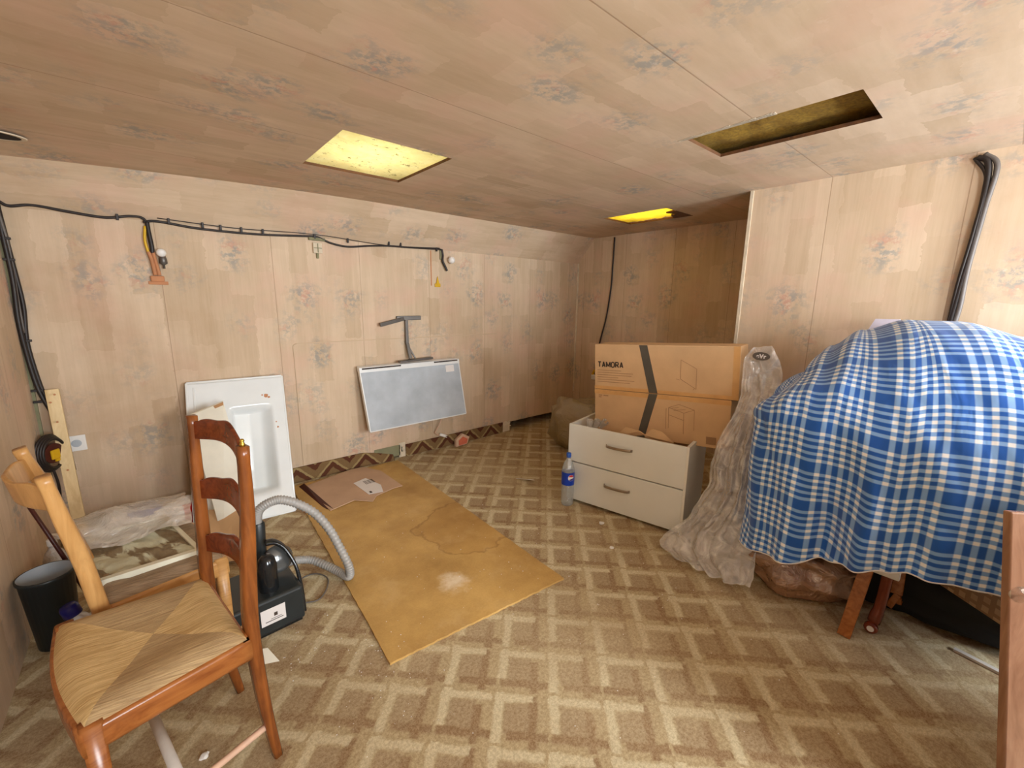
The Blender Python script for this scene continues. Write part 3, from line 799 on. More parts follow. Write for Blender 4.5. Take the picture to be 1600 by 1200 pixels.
# pine batten, walking stick, wound coil
bm = B(); bar(bm, (-.385, 3.02, 0), (-.418, 3.245, .86), .052, .022, (0, -1, .2), .002)
pb = obj('pine_batten', bm, 'pine'); tag(pb, 'pale pine batten leaning in the left corner', 'batten')
for p in ((-.405, 3.205, .84), (-.425, 3.205, .80), (-.41, 3.17, .70), (-.40, 3.11, .45)):
    bm = B(); lathe(bm, [(0, 0), (.005, 0), (.005, .002), (0, .002)], Matrix.Translation(p)@Matrix.Rotation(pi/2, 4, 'X')@Matrix.Translation((0, 0, .012)), 10); obj('nail_head', bm, 'rust', pb)
bm = B(); tube(bm, [(-.475, 2.47, .63), (-.377, 2.44, .27), (-.31, 2.42, .002)], [.007, .008, .009], 8)
tag(obj('walking_stick', bm, 'red_dark', None, True), 'thin dark red stick leaning on the left wall behind the bin', 'stick')
cl = thing('cable_coil', 'round black coil with a yellow and red hub by the left corner', 'coil', (-.448, 3.1, .46))
mx = Matrix.Translation((-.447, 3.13, .545))@Matrix.Rotation(math.radians(55), 4, 'Z')@Matrix.Rotation(pi/2, 4, 'X')
bm = B()
for k in range(4):
    rr = .075-.005*k; tube(bm, [mx@Vector((rr*math.cos(a*pi/16), 1.25*rr*math.sin(a*pi/16), .008*(k-1.5))) for a in range(33)], .007, 8)
obj('winding', bm, 'cable', cl, True)
bm = B(); lathe(bm, [(0, -.012), (.052, -.012), (.052, .012), (0, .012)], mx, 20); obj('hub', bm, 'red_dark', cl)
bm = B(); box(bm, (-.024, -.03, .010), (.022, .02, .022), mx, .006); box(bm, (-.005, -.045, .010), (.018, -.03, .020), mx, .003); obj('clip', bm, 'yellow', cl)
bm = B(); tube(bm, spline([(-.455, 3.13, .46), (-.45, 3.15, .36), (-.46, 3.18, .22), (-.455, 3.2, .10), (-.45, 3.16, 0)], 6), .006, 8); obj('loose_end', bm, 'cable', cl, True)
bt = thing('spray_bottle', 'white plastic bottle on the floor behind the black bin', 'bottle', (-.43, 2.62, 0))
mx = Matrix.Translation((-.43, 2.62, 0))
bm = B(); lathe(bm, [(0, 0), (.036, 0), (.04, .01), (.04, .19), (.03, .225), (.014, .245), (.014, .26)], mx, 20); obj('bottle_body', bm, 'jug', bt, True)
bm = B(); lathe(bm, [(.017, .26), (.017, .285), (.010, .29), (0, .29)], mx, 16); bar(bm, (-.43, 2.62, .30), (-.395, 2.59, .302), .018, .022, (0, 0, 1), .003); obj('spray_head', bm, 'white', bt)
# socket on the back wall
so = thing('wall_socket', 'white square socket plate on the back wall beside the pine batten', 'socket', (-.37, YB, .50))
bm = B(); box(bm, (-.408, YB-.010, .50), (-.330, YB, .588), None, .003); obj('plate', bm, 'white', so)
bm = B(); lathe(bm, [(0, .0015), (.016, .0015), (.020, .001), (.021, -.001)], Matrix.Translation((-.369, YB-.011, .544))@Matrix.Rotation(pi/2, 4, 'X'), 20); obj('outlet', bm, 'grey_panel', so)
# bags at the foot of the wall
def pillow(name, c, sx, sy, sz, rot, mat, label, cat, amp=.02, seed=0, band=None, parent=None):
    bm = B(); bmesh.ops.create_uvsphere(bm, u_segments=36, v_segments=20, radius=1)
    R_ = Matrix.Rotation(rot, 4, 'Z')
    for v in bm.verts:
        p = v.co.copy(); q = Vector([math.copysign(abs(a)**.7, a) for a in p])
        q = Vector((q.x*sx, q.y*sy, q.z*sz)); q += p*mnoise.fractal((p+Vector((seed, 0, 0)))*2.2, 1, 2, 4)*amp
        q = R_@q+Vector(c); q.z = max(q.z, .001); v.co = q
    if band:
        for f in bm.faces:
            if band(f.calc_center_median()): f.material_index = 1
    o = obj(name, bm, mat, parent, True)
    if label: tag(o, label, cat)
    return o
pillow('packaging_bag', (.03, 3.04, .085), .13, .09, .085, .15, ['white', 'red'], 'white plastic bag with a red band on the floor before the washbasin', 'bag', .018, 5, lambda c: c.y < 2.99 and .05 < c.x < .17 and c.z < .16)
pillow('packaging_bag', (-.16, 3.02, .10), .13, .09, .10, 0, ['white', 'blue'], 'white and blue plastic pack against the back wall behind the smeared tray', 'bag', .02, 9, lambda c: c.z > .165 and c.x > -.2)
# tan cardboard flap on the floor, left of the vacuum
bm = B(); poly(bm, [(.10, 2.45, .02), (.26, 2.38, .02), (.285, 2.70, .16), (.14, 2.80, .16)], .005); tag(obj('cardboard_flap', bm, 'card'), 'small tan cardboard flap leaning behind the blond chair', 'cardboard')

# ------------------------------------------------------------------ washbasin top leaning on the wall
BLc, BRc, TLc = Vector((.075, 2.86, .0)), Vector((.595, 2.815, .0)), Vector((.145, 3.235, .822))
eu = BRc-BLc; ev = TLc-BLc; en = eu.cross(ev).normalized()   # towards the camera/front
if en.y > 0: en = -en
def basin_pt(u, v):
    d = 0
    if .40 < u < .86 and .17 < v < .80:
        a = (u-.40)/.46; b = (v-.17)/.63
        s = min(1, (1-a)/.30) if a > .5 else min(1, a/.10)
        s = math.sin(pi/2*max(0, s)); e = min(1, min(b, 1-b)/.06)
        cur = 1-.5*abs(a-.45)
        d = .105*s*e*cur*(.55+.45*min(1, (1-b)*1.4))
    return BLc+eu*u+ev*v-en*d+en*.0
bs = thing('washbasin', 'white ceramic washbasin top standing on end against the back wall', 'washbasin', tuple(BLc))
bm = B(); grid(bm, basin_pt, 60, 80)
o = obj('basin_top', bm, 'ceramic', bs, True); sm = o.modifiers.new('t', 'SOLIDIFY'); sm.thickness = .012; sm.offset = 0
bm = B()
fr = [BLc, BRc, BRc+ev, BLc+ev]
for a, b in zip(fr, fr[1:]+fr[:1]):
    bar(bm, a+(-en)*.018, b+(-en)*.018, .014, .045, en, .004)
bmesh.ops.translate(bm, verts=bm.verts[:], vec=(0, 0, .006))
obj('rim', bm, 'ceramic', bs, True)
bm = B(); bar(bm, BLc+eu*.07+ev*.05+en*.006, BLc+eu*.07+ev*.97+en*.006, .012, .006, en, .002); obj('raised_lip', bm, 'ceramic', bs, True)
for k, (u, v, r_) in enumerate(((.80, .865, .016), (.83, .85, .010), (.76, .87, .006), (.90, .62, .008), (.885, .66, .005))):
    bm = B(); p = basin_pt(u, v)+en*.0065; poly(bm, [p+eu.normalized()*r_*random.uniform(.6, 1.1)*math.cos(a)+ev.normalized()*r_*random.uniform(.5, 1)*math.sin(a) for a in [i*pi/4 for i in range(8)]], .0008, en); obj('glue_residue', bm, 'rust', bs, label='rust coloured glue residue')
# cream board in front of it
tl, trr, br = Vector((.128, 3.0, .682)), Vector((.297, 3.0, .741)), Vector((.372, 2.63, .004)); bl = br+(tl-trr)*1.1; bl.z = .004
bm = B(); poly(bm, [tl, trr, br, bl], .012, (0, -.9, -.4)); cbd = obj('cream_board', bm, 'cream'); tag(cbd, 'cream board leaning in front of the white washbasin', 'board')
bm = B(); nb = Vector((0, -.9, -.4)).normalized()*.0125
poly(bm, [trr+nb, trr+(tl-trr)*.30+nb, trr+(tl-trr)*.22+(br-trr)*.06+nb, trr+(br-trr)*.07+(tl-trr)*.05+nb], .0006, nb); obj('chipped_corner', bm, 'brown_chip', cbd, label='bare brown chipped corner')

# ------------------------------------------------------------------ vacuum cleaner
vc = thing('vacuum_cleaner', 'black canister vacuum cleaner with a grey corrugated hose behind the reddish chair', 'vacuum cleaner', (.25, 1.92, 0))
mx = frame((.375, 1.765, 0), (-.305, -.02, 0), (0, 0, 1))   # local x to the left, y towards camera (negative) -> use negative y for depth
bm = B(); box(bm, (0, -.27, .012), (.27, 0, .165), mx, .012, 3); obj('body', bm, 'black_plastic', vc)
bm = B(); box(bm, (.01, -.26, 0), (.26, -.01, .014), mx, .003); obj('base', bm, 'black_gloss', vc)
lbm = Vector((.345, 1.7655, .055))
bm = B(); box(bm, (.075, .0005, .055), (.165, .0015, .125), mx); lb = obj('rating_label', bm, 'label', vc, label='white rating label')
bm = B(); box(bm, (.105, .0016, .085), (.118, .0020, .100), mx); box(bm, (.085, .0016, .068), (.15, .0020, .071), mx); box(bm, (.09, .0016, .076), (.13, .0020, .078), mx); obj('print', bm, 'ink', lb)
bm = B(); arcp = [(.378, 1.80, .02), (.380, 1.83, .12), (.372, 1.86, .21), (.345, 1.89, .285), (.31, 1.90, .325), (.275, 1.90, .335)]
tube(bm, spline(arcp, 8), 0, sec=(.030, .014, (0, 1, .3))); obj('carry_handle', bm, 'black_gloss', vc, True)
bm = B(); lathe(bm, [(0, .13), (.030, .135), (.036, .16), (.036, .27), (.030, .30), (.018, .315), (0, .32)], Matrix.Translation((.262, 1.83, 0)), 24); obj('dust_cylinder', bm, 'black_gloss', vc, True)
bm = B(); lathe(bm, [(.0, .0), (.052, .0), (.058, .008), (.058, .022), (.045, .03), (0, .032)], Matrix.Translation((.318, 1.93, .23))@Matrix.Rotation(math.radians(68), 4, 'X')@Matrix.Translation((0, 0, 0)), 26); obj('hose_drum', bm, 'grey_gloss', vc, True)
bm = B(); lathe(bm, [(.024, .155), (.030, .16), (.026, .29), (.026, .40), (.020, .41)], Matrix.Translation((.250, 1.955, 0))@Matrix.Rotation(math.radians(2), 4, 'Y'), 20); obj('hose_socket', bm, 'black_plastic', vc, True)
hp = spline([(.262, 1.955, .385), (.262, 1.955, .43), (.275, 1.955, .465), (.315, 1.95, .487), (.36, 1.95, .485), (.42, 1.94, .45), (.486, 1.93, .385), (.54, 1.92, .29), (.575, 1.90, .19), (.602, 1.885, .10), (.608, 1.885, .045), (.598, 1.90, .030), (.575, 1.96, .035), (.54, 2.02, .05), (.49, 2.08, .07), (.43, 2.09, .09), (.37, 2.07, .11), (.33, 2.03, .13)], 16)
rr = []
for i in range(len(hp)): rr.append(.0185+.0022*(1 if i % 3 == 0 else -1 if i % 3 == 1 else 0))
bm = B(); tube(bm, hp, rr, 16); obj('hose', bm, 'hose', vc, True)
bm = B(); tube(bm, spline([(.385, 1.98, .03), (.44, 2.06, .006), (.50, 2.05, .006), (.53, 1.98, .006), (.50, 1.90, .006), (.45, 1.85, .006), (.39, 1.86, .012)], 8), .003, 6); obj('power_cord', bm, 'cable_grey', vc, True)

# ------------------------------------------------------------------ heater panel and bracket on the back wall
hp_ = thing('wall_heater', 'grey flat heater panel with a white top rail hanging tilted on the back wall', 'heater', (1.68, 3.2, .35))
def HQ(x, s, o): # s along height 0 top ..1 bottom, o outwards
    return Vector((x, 3.235-.09*s-o, .830-.500*s))
bm = B(); poly(bm, [HQ(1.215, .06, 0), HQ(2.115, .06, 0), HQ(2.135, 1, 0), HQ(1.235, 1, 0)], .028, (0, -1, -.15)); obj('panel', bm, 'grey_panel', hp_)
bm = B(); poly(bm, [HQ(1.205, -.01, -.012), HQ(2.120, -.01, -.012), HQ(2.120, .065, -.012), HQ(1.205, .065, -.012)], .05, (0, -1, -.15)); tr_ = obj('top_rail', bm, 'white_metal', hp_)
for a, b in ((1.225, 1.55), (1.86, 2.10)):
    bm = B(); poly(bm, [HQ(a, .012, .0375), HQ(b, .012, .0375), HQ(b, .034, .0375), HQ(a, .034, .0375)], .002, (0, -1, -.15)); obj('slot', bm, 'ink', tr_)
bm = B(); bar(bm, HQ(1.21, .03, .01), HQ(1.235, 1, .014), .008, .034, (0, -1, 0)); bar(bm, HQ(2.118, .03, .01), HQ(2.137, 1, .014), .008, .034, (0, -1, 0)); bar(bm, HQ(1.235, 1, .014), HQ(2.137, 1, .014), .034, .008, (0, 0, 1)); obj('side_rim', bm, 'white_metal', hp_)
bm = B(); poly(bm, [HQ(1.975, .10, .029), HQ(2.06, .10, .029), HQ(2.06, .215, .029), HQ(1.975, .215, .029)], .001, (0, -1, -.15)); obj('sticker', bm, 'label', hp_)
bm = B(); tube(bm, spline([(1.935, 3.20, .34), (1.93, 3.22, .27), (1.905, 3.24, .20), (1.89, 3.255, .165), (1.91, 3.255, .14), (1.95, 3.24, .125)], 8), .005, 8); obj('power_cord', bm, 'pink_wood', hp_, True)
bm = B(); bar(bm, (1.93, 3.245, .14), (1.985, 3.235, .115), .026, .026, (0, 0, 1), .006); bar(bm, (1.985, 3.235, .122), (2.003, 3.23, .114), .005, .005); bar(bm, (1.98, 3.235, .108), (1.998, 3.23, .10), .005, .005); obj('plug', bm, 'white', hp_)
bk_ = thing('screen_bracket', 'dusty grey metal T shaped bracket above the heater panel', 'bracket', (1.635, YB, .86))
bm = B(); bar(bm, (1.405, 3.23, 1.150), (1.62, 3.255, 1.195), .018, .030, (0, 0, 1), .003); obj('crossbar', bm, 'grey_metal', bk_)
bm = B(); bar(bm, (1.56, 3.262, 1.200), (1.775, 3.255, 1.200), .020, .034, (0, 0, 1), .003); obj('crossbar', bm, 'grey_metal', bk_)
bm = B(); bar(bm, (1.645, 3.262, 1.20), (1.640, 3.25, .98), .024, .024, (0, -1, 0), .003); bar(bm, (1.640, 3.245, .99), (1.65, 3.215, .865), .026, .022, (0, -1, 0), .003)
bar(bm, (1.66, 3.25, .95), (1.70, 3.225, .86), .012, .012, (0, -1, 0), .002); obj('upright', bm, 'grey_metal', bk_)
bm = B(); bar(bm, (1.535, 3.195, .848), (1.845, 3.205, .858), .05, .018, (0, 0, 1), .003); obj('base_plate', bm, 'grey_metal', bk_)

# ------------------------------------------------------------------ wiring
def cable(name, runs, label, clips=(), mat='cable', cat='cable'):
    t = thing(name, label, cat, runs[0][0][0])
    for pts, r_, m_ in runs:
        bm = B(); tube(bm, spline(pts, 8), r_, 8); obj('strand', bm, m_, t, True)
    for p, d in clips:
        bm = B(); p = Vector(p); bar(bm, p-Vector(d)*.5, p+Vector(d)*.5, .012, .014, (0, -1, 0), .002); obj('clip', bm, 'cable', t)
    return t
y = YB-.014
cable('cable_run', [
    ([(XL+.02, y, 1.80), (-.44, y, 1.775), (-.36, y, 1.790), (-.24, y, 1.776), (-.10, y, 1.765), (.00, y, 1.785), (.055, y, 1.782), (.075, y, 1.745)], .007, 'cable'),
    ([(.055, y, 1.76), (.12, y, 1.772), (.30, y, 1.755), (.52, y, 1.752), (.70, y, 1.758), (.90, y, 1.772), (.985, y, 1.775), (1.08, y, 1.742), (1.20, y, 1.728), (1.36, y, 1.748), (1.52, y, 1.762), (1.68, y, 1.765), (1.88, y, 1.772), (1.985, y, 1.775), (2.01, y, 1.76)], .007, 'cable'),
    ([(.12, y, 1.790), (.50, y, 1.778), (.98, y, 1.790), (1.50, y, 1.765), (1.98, y, 1.785)], .0028, 'cable'),
    ([(.072, y, 1.765), (.074, y-.004, 1.70), (.078, y-.006, 1.63), (.076, y-.004, 1.595)], .011, 'cable'),
    ([(2.0, y, 1.775), (2.01, y, 1.73), (2.005, y-.006, 1.68), (2.03, y-.008, 1.63), (2.045, y-.01, 1.60)], .010, 'cable')],
    'black cable run clipped along the top of the back wall', [((x, y-.002, 1.775+.004*math.sin(x*9)), (0, 0, .032)) for x in (-.05, .17, .33, .42, .53, .65, .97, 1.20, 1.52, 1.62, 1.95)])
cable('cable_run', [
    ([(XL+.012, 3.02, 2.0), (XL+.014, 3.18, 1.93), (XL+.016, 3.245, 1.80), (XL+.018, 3.25, 1.62), (XL+.020, 3.25, 1.42), (XL+.012, 3.24, 1.22), (XL+.016, 3.25, 1.02), (XL+.030, 3.25, .86), (XL+.06, 3.245, .74), (XL+.085, 3.24, .66), (XL+.09, 3.24, .40)], .010, 'cable'),
    ([(XL+.012, 3.05, 2.0), (XL+.020, 3.22, 1.90), (XL+.022, 3.26, 1.72), (XL+.030, 3.262, 1.50), (XL+.036, 3.262, 1.30), (XL+.024, 3.26, 1.12), (XL+.032, 3.26, .95), (XL+.05, 3.26, .80), (XL+.085, 3.255, .68), (XL+.10, 3.25, .40)], .009, 'cable'),
    ([(XL+.014, 3.20, 1.88), (XL+.028, 3.255, 1.60), (XL+.024, 3.25, 1.36), (XL+.020, 3.25, 1.16)], .006, 'cable_grey')],
    'thick bundle of black cables hanging down the left corner', [((XL+.022, 3.25, z), (.04, 0, 0)) for z in (1.62, 1.52, 1.12, .86, .80)])
cable('cable_run', [
    ([(XA-.012, 2.79, 2.01), (XA-.012, 2.795, 1.70), (XA-.014, 2.80, 1.50), (XA-.012, 2.84, 1.20), (XA-.014, 2.90, .95), (XA-.016, 2.945, .72), (XA-.014, 2.95, .55)], .0075, 'cable')],
    'single dark cable hanging down the shaded recess wall', [((XA-.012, yy, z), (0, .03, 0)) for yy, z in ((2.797, 1.66), (2.84, 1.22), (2.88, 1.0))])
cable('cable_run', [
    ([(XR-.012, .20, 2.0), (XR-.02, .165, 1.97), (XR-.014, .155, 1.85), (XR-.014, .16, 1.62), (XR-.014, .172, 1.40), (XR-.014, .180, 1.20), (XR-.014, .18, .95)], .012, 'cable'),
    ([(XR-.012, .18, 2.01), (XR-.022, .135, 1.95), (XR-.016, .145, 1.78), (XR-.016, .158, 1.52), (XR-.020, .158, 1.34), (XR-.016, .172, 1.18), (XR-.014, .17, .95)], .010, 'cable_grey'),
    ([(XR-.012, .21, 2.0), (XR-.018, .16, 1.90), (XR-.020, .165, 1.68), (XR-.018, .180, 1.45), (XR-.016, .185, 1.2)], .007, 'cable')],
    'thick cable bundle hanging down the right wall above the plaid cloth', [((XR-.014, .155, 1.84), (0, .06, 0)), ((XR-.014, .17, 1.50), (0, .07, 0))])
# torn openings with lamp leads
j1 = thing('junction_opening', 'torn wall opening with copper tubes and a lampholder, left end of back wall', 'wiring', (.08, YB, 1.44))
bm = B(); tube(bm, spline([(.062, y, 1.74), (.052, y-.004, 1.66), (.062, y-.004, 1.58)], 6), .007, 8); obj('green_yellow_wire', bm, 'yellow', j1, True)
bm = B(); tube(bm, spline([(.060, y-.004, 1.60), (.070, y-.006, 1.55), (.076, y-.006, 1.47)], 6), .010, 8); tube(bm, spline([(.080, y-.004, 1.60), (.086, y-.006, 1.55), (.094, y-.006, 1.47)], 6), .009, 8); obj('copper_lead', bm, 'rust', j1, True)
bm = B(); box(bm, (.052, YB-.022, 1.435), (.115, YB, 1.468), None, .006); box(bm, (.040, YB-.006, 1.418), (.13, YB, 1.437), None, .002); obj('clay_chip', bm, 'rust', j1)
bm = B(); lathe(bm, [(.010, .0), (.022, .0), (.024, .010), (.016, .024), (0, .026)], Matrix.Translation((.115, YB-.03, 1.60))@Matrix.Rotation(pi*.62, 4, 'X'), 18); obj('lampholder', bm, 'white', j1, True)
bm = B(); lathe(bm, [(0, 0), (.012, .0), (.018, -.02), (.020, -.045), (.006, -.055), (.006, -.075), (0, -.076)], Matrix.Translation((.12, YB-.02, 1.585)), 12); obj('terminal_block', bm, 'grey_metal', j1, True)
j2 = thing('junction_opening', 'torn wall opening with a small yellow clay chip under the cable end', 'wiring', (1.94, YB, 1.44))
bm = B(); box(bm, (1.895, YB-.002, 1.47), (1.905, YB, 1.76)); obj('torn_edge', bm, 'rust', j2)
bm = B(); box(bm, (1.93, YB-.012, 1.46), (1.985, YB, 1.49), None, .004); poly(bm, [(1.94, YB-.006, 1.48), (1.975, YB-.006, 1.48), (1.957, YB-.006, 1.55)], .006, (0, -1, 0)); obj('clay_chip', bm, 'yellow', j2)
bm = B(); box(bm, (1.985, YB-.014, 1.69), (2.015, YB, 1.78), None, .004); obj('junction_clip', bm, 'plaster_green', j2)
bl_ = thing('light_bulb', 'white round bulb on the back wall beside the cable end', 'light bulb', (2.08, YB, 1.68))
bm = B(); bmesh.ops.create_uvsphere(bm, u_segments=20, v_segments=14, radius=.030, matrix=Matrix.Translation((2.085, YB-.035, 1.692))); obj('globe', bm, 'white', bl_, True)
bm = B(); lathe(bm, [(0, 0), (.018, 0), (.018, -.02), (0, -.02)], Matrix.Translation((2.085, YB, 1.692))@Matrix.Rotation(pi/2, 4, 'X')@Matrix.Scale(-1, 4, (0, 0, 1)), 16); obj('holder', bm, 'white', bl_)
jb = thing('junction_box', 'small cream junction box under the middle of the wall cable', 'junction box', (.98, YB, 1.64))
bm = B(); box(bm, (.955, YB-.018, 1.665), (1.015, YB, 1.735), None, .003); obj('casing', bm, 'plaster', jb)
bm = B(); box(bm, (.983, YB-.022, 1.67), (.988, YB-.017, 1.73)); box(bm, (.958, YB-.021, 1.698), (1.012, YB-.017, 1.702)); box(bm, (.975, YB-.016, 1.630), (.990, YB-.002, 1.668), None, .002); box(bm, (.93, YB-.02, 1.75), (1.04, YB, 1.77), None, .003); obj('bracket', bm, 'plaster_green', jb)
pg = thing('hanging_plug', 'yellow and white plug end on the recess wall beside the tall boxes', 'plug', (XA-.03, 2.95, .55))
bm = B(); box(bm, (XA-.045, 2.925, .49), (XA-.008, 2.985, .545), None, .008); obj('plug_body', bm, 'white', pg)
bm = B(); bar(bm, (XA-.03, 2.975, .54), (XA-.02, 2.955, .60), .022, .022, (1, 0, 0), .004); obj('collar', bm, 'yellow', pg)

# ------------------------------------------------------------------ chest of drawers
A_, Bp = Vector((2.080, 1.815, 0)), Vector((2.245, 1.062, 0)); W_ = (Bp-A_).length
mx = frame(A_, Bp-A_)       # local x along the face (left->right), local +y away from ... z x x
DS = 1 if (mx.to_3x3()@Vector((0, 1, 0))).x > 0 else -1
def LB(bm, lo, hi, **k):
    a, b = (lo[1], hi[1]) if DS > 0 else (-hi[1], -lo[1]); return box(bm, (lo[0], a, lo[2]), (hi[0], b, hi[2]), mx, **k)
HD, DD = .545, .44
cd = thing('chest_of_drawers', 'open-topped white cabinet with two drawers beside the soda bottle', 'drawers', tuple(A_))
bm = B(); LB(bm, (0, .018, 0), (.018, DD, HD)); LB(bm, (W_-.018, .018, 0), (W_, DD, HD)); LB(bm, (.018, DD-.012, 0), (W_-.018, DD, HD-.03)); LB(bm, (.018, .02, .03), (W_-.018, DD-.012, .045)); LB(bm, (.018, .02, .30), (W_-.018, DD-.012, .31)); obj('carcass', bm, 'white_lac', cd)
for k, (z0, z1) in enumerate(((.292, .548), (.020, .284))):
    bm = B(); LB(bm, (.001, -.002, z0), (W_-.012, .016, z1), bev=.002); d = obj('drawer', bm, 'white_lac', cd)
    hz = (z0+z1)/2+.035; bm = B()
    pts = [mx@Vector((x_, -DS*o_, hz-.012*((x_-.25)/.08)*.0)) for x_, o_ in ((.275, .004), (.285, .022), (.315, .030), (.36, .031), (.405, .026), (.435, .018), (.445, .004))]
    tube(bm, spline(pts, 6), 0, sec=(.016, .006, (0, 0, 1))); obj('handle', bm, 'steel', d, True)
bm = B(); LB(bm, (W_-.012, -.002, 0), (W_+.002, .018, HD+.004)); obj('edge_strip', bm, 'white_edge', cd)
# crumpled card, tray bits in the top
def flap(pts, mat, label, name='cardboard_flap', cat='cardboard', th=.004):
    bm = B(); poly(bm, [mx@Vector((p[0], DS*p[1], p[2])) for p in pts], th, (0, 0, 1)); o = obj(name, bm, mat); tag(o, label, cat); return o
flap([(.30, .045, .50), (.38, .035, .585), (.47, .03, .578), (.50, .05, .555), (.42, .06, .53)], 'card', 'curled cardboard flap poking over the upper drawer front')
flap([(.50, .03, .555), (.545, .03, .605), (.60, .035, .60), (.67, .05, .54), (.60, .09, .50)], 'card', 'pale folded cardboard flap at the right end of the open cabinet')
bm = B()
for k in range(3):
    p = mx@Vector((.10+.035*k, DS*(.10+.03*k), .54)); lathe(bm, [(0, -.03), (.02, -.03), (.024, .03), (.020, .03), (.016, -.02), (0, -.02)], Matrix.Translation(p)@Matrix.Rotation(.4*k, 4, 'X'), 16)
bmesh.ops.translate(bm, verts=bm.verts[:], vec=(0, 0, 0)); 
tag(obj('crumpled_packing', bm, 'film_dust'), 'grey crumpled packing in the left end of the open cabinet', 'packing', kind='stuff')
bm = B(); LB(bm, (.03, .03, .05), (W_-.03, DD-.03, .455), bev=.01); tag(obj('filling_box', bm, 'card_dull'), 'dull cardboard box sunk inside the open white cabinet', 'box')

# ------------------------------------------------------------------ two long cartons
def carton(name, o, xdir, L, D_, H_, label):
    t = thing(name, label, 'box', tuple(o))
    m = frame(o, xdir); s = 1 if (m.to_3x3()@Vector((0, 1, 0))).x > 0 else -1
    def bx(bm, lo, hi, **k):
        a, b = (lo[1], hi[1]) if s > 0 else (-hi[1], -lo[1]); return box(bm, (lo[0], a, lo[2]), (hi[0], b, hi[2]), m, **k)
    bm = B(); bx(bm, (0, 0, 0), (L, D_, H_), bev=.004); obj('carton', bm, 'card', t)
    def strip(pts, mat, nm, parent=t, off=.0006, close=False):
        bm = B(); poly(bm, [m@Vector((p[0], -s*off, p[1])) for p in pts], .0004, m.to_3x3()@Vector((0, -s, 0))); return obj(nm, bm, mat, parent)
    def lines(segs, wd, mat, nm, off=.0008):
        bm = B(); nrm = m.to_3x3()@Vector((0, -s, 0))
        for a, b in segs: bar(bm, m@Vector((a[0], -s*off, a[1])), m@Vector((b[0], -s*off, b[1])), wd, .0006, nrm)
        return obj(nm, bm, mat, t)
    tm = m@Matrix(((1, 0, 0, 0), (0, 0, -s, 0), (0, 1, 0, 0), (0, 0, 0, 1)))   # text plane on the face
    return t, strip, lines, tm, bx, s
bxo = Vector((2.275, 1.750, .478)); bxd = Vector((.160, -.835, .050))
up = frame(bxo, bxd).to_3x3()@Vector((0, 0, 1))
t1, st1, ln1, tm1, bx1, s1 = carton('long_carton', bxo, bxd, .845, .19, .292, 'lower brown carton with a chevron stripe standing in the open cabinet')
t2, st2, ln2, tm2, bx2, s2 = carton('long_carton', bxo+up*.295, bxd, .880, .20, .300, 'upper long carton printed TAMORA on top of the other carton')
st1([(.300, .002), (.352, .002), (.430, .290), (.375, .290)], 'tape_print', 'printed_stripe'); st2([(.375, .001), (.430, .001), (.360, .298), (.308, .298)], 'tape_print', 'printed_stripe')
st2([(.0, .0), (.88, .0), (.88, .022), (.0, .022)], 'packing_tape', 'tape_strip', off=.0003); st1([(.0, .262), (.845, .262), (.845, .29), (.0, .29)], 'packing_tape', 'tape_strip', off=.0003)
st2([(.845, .022), (.878, .022), (.878, .298), (.845, .298)], 'packing_tape', 'side_tape', off=.0003)
GL = {'T': [((0, 1), (1, 1)), ((.5, 1.08), (.5, 0))], 'A': [((.05, 0), (.5, 1.05)), ((.95, 0), (.5, 1.05)), ((.2, .3), (.8, .3))], 'M': [((0, 0), (0, 1.05)), ((0, 1), (.5, .15)), ((.5, .15), (1, 1)), ((1, 1.05), (1, 0))],
      'O': [((.25, 1), (.75, 1)), ((.75, 1), (1, .75)), ((1, .75), (1, .25)), ((1, .25), (.75, 0)), ((.75, 0), (.25, 0)), ((.25, 0), (0, .25)), ((0, .25), (0, .75)), ((0, .75), (.25, 1))], 'R': [((0, 0), (0, 1.08)), ((0, 1), (.8, 1)), ((.8, 1), (.95, .75)), ((.95, .75), (.8, .5)), ((.8, .5), (0, .5)), ((.45, .5), (1, 0))]}
cx_ = .026
for ch in 'TAMORA':
    wd_ = .026 if ch == 'M' else .021
    ln2([((cx_+a[0]*wd_, .150+a[1]*.033), (cx_+b[0]*wd_, .150+b[1]*.033)) for a, b in GL[ch]], .0075, 'ink', 'brand_letter', off=.0011)
    cx_ += wd_+.009
sg = []
for k, w__ in enumerate((.17, .25, .24, .15, .26, .23)):
    sg.append(((.020, .128-.0155*k), (.020+w__, .128-.0155*k)))
ln2(sg, .0035, 'ink_pale', 'small_print')
sg = [((.565, .10), (.565, .215)), ((.565, .215), (.655, .165)), ((.655, .165), (.655, .045)), ((.655, .045), (.565, .10)), ((.56, .093), (.54, .10)), ((.648, .05), (.638, .04))]
ln2(sg, .0022, 'ink_pale', 'outline_drawing')
sg = [((.50, .215), (.56, .24)), ((.56, .24), (.65, .215)), ((.65, .215), (.59, .19)), ((.59, .19), (.50, .215)), ((.50, .215), (.50, .085)), ((.59, .19), (.59, .06)), ((.65, .215), (.65, .09)), ((.50, .17), (.59, .145)), ((.52, .213), (.56, .222)), ((.485, .21), (.485, .08)), ((.53, .20), (.60, .213))]
ln1(sg, .0022, 'ink_pale', 'outline_drawing')
ln1([((.03, .252), (.055, .252)), ((.065, .252), (.10, .252)), ((.03, .240), (.05, .240))], .006, 'ink_pale', 'small_print')
st1([(.72, .02), (.775, .02), (.775, .065), (.72, .065)], 'ink_pale', 'stamp')

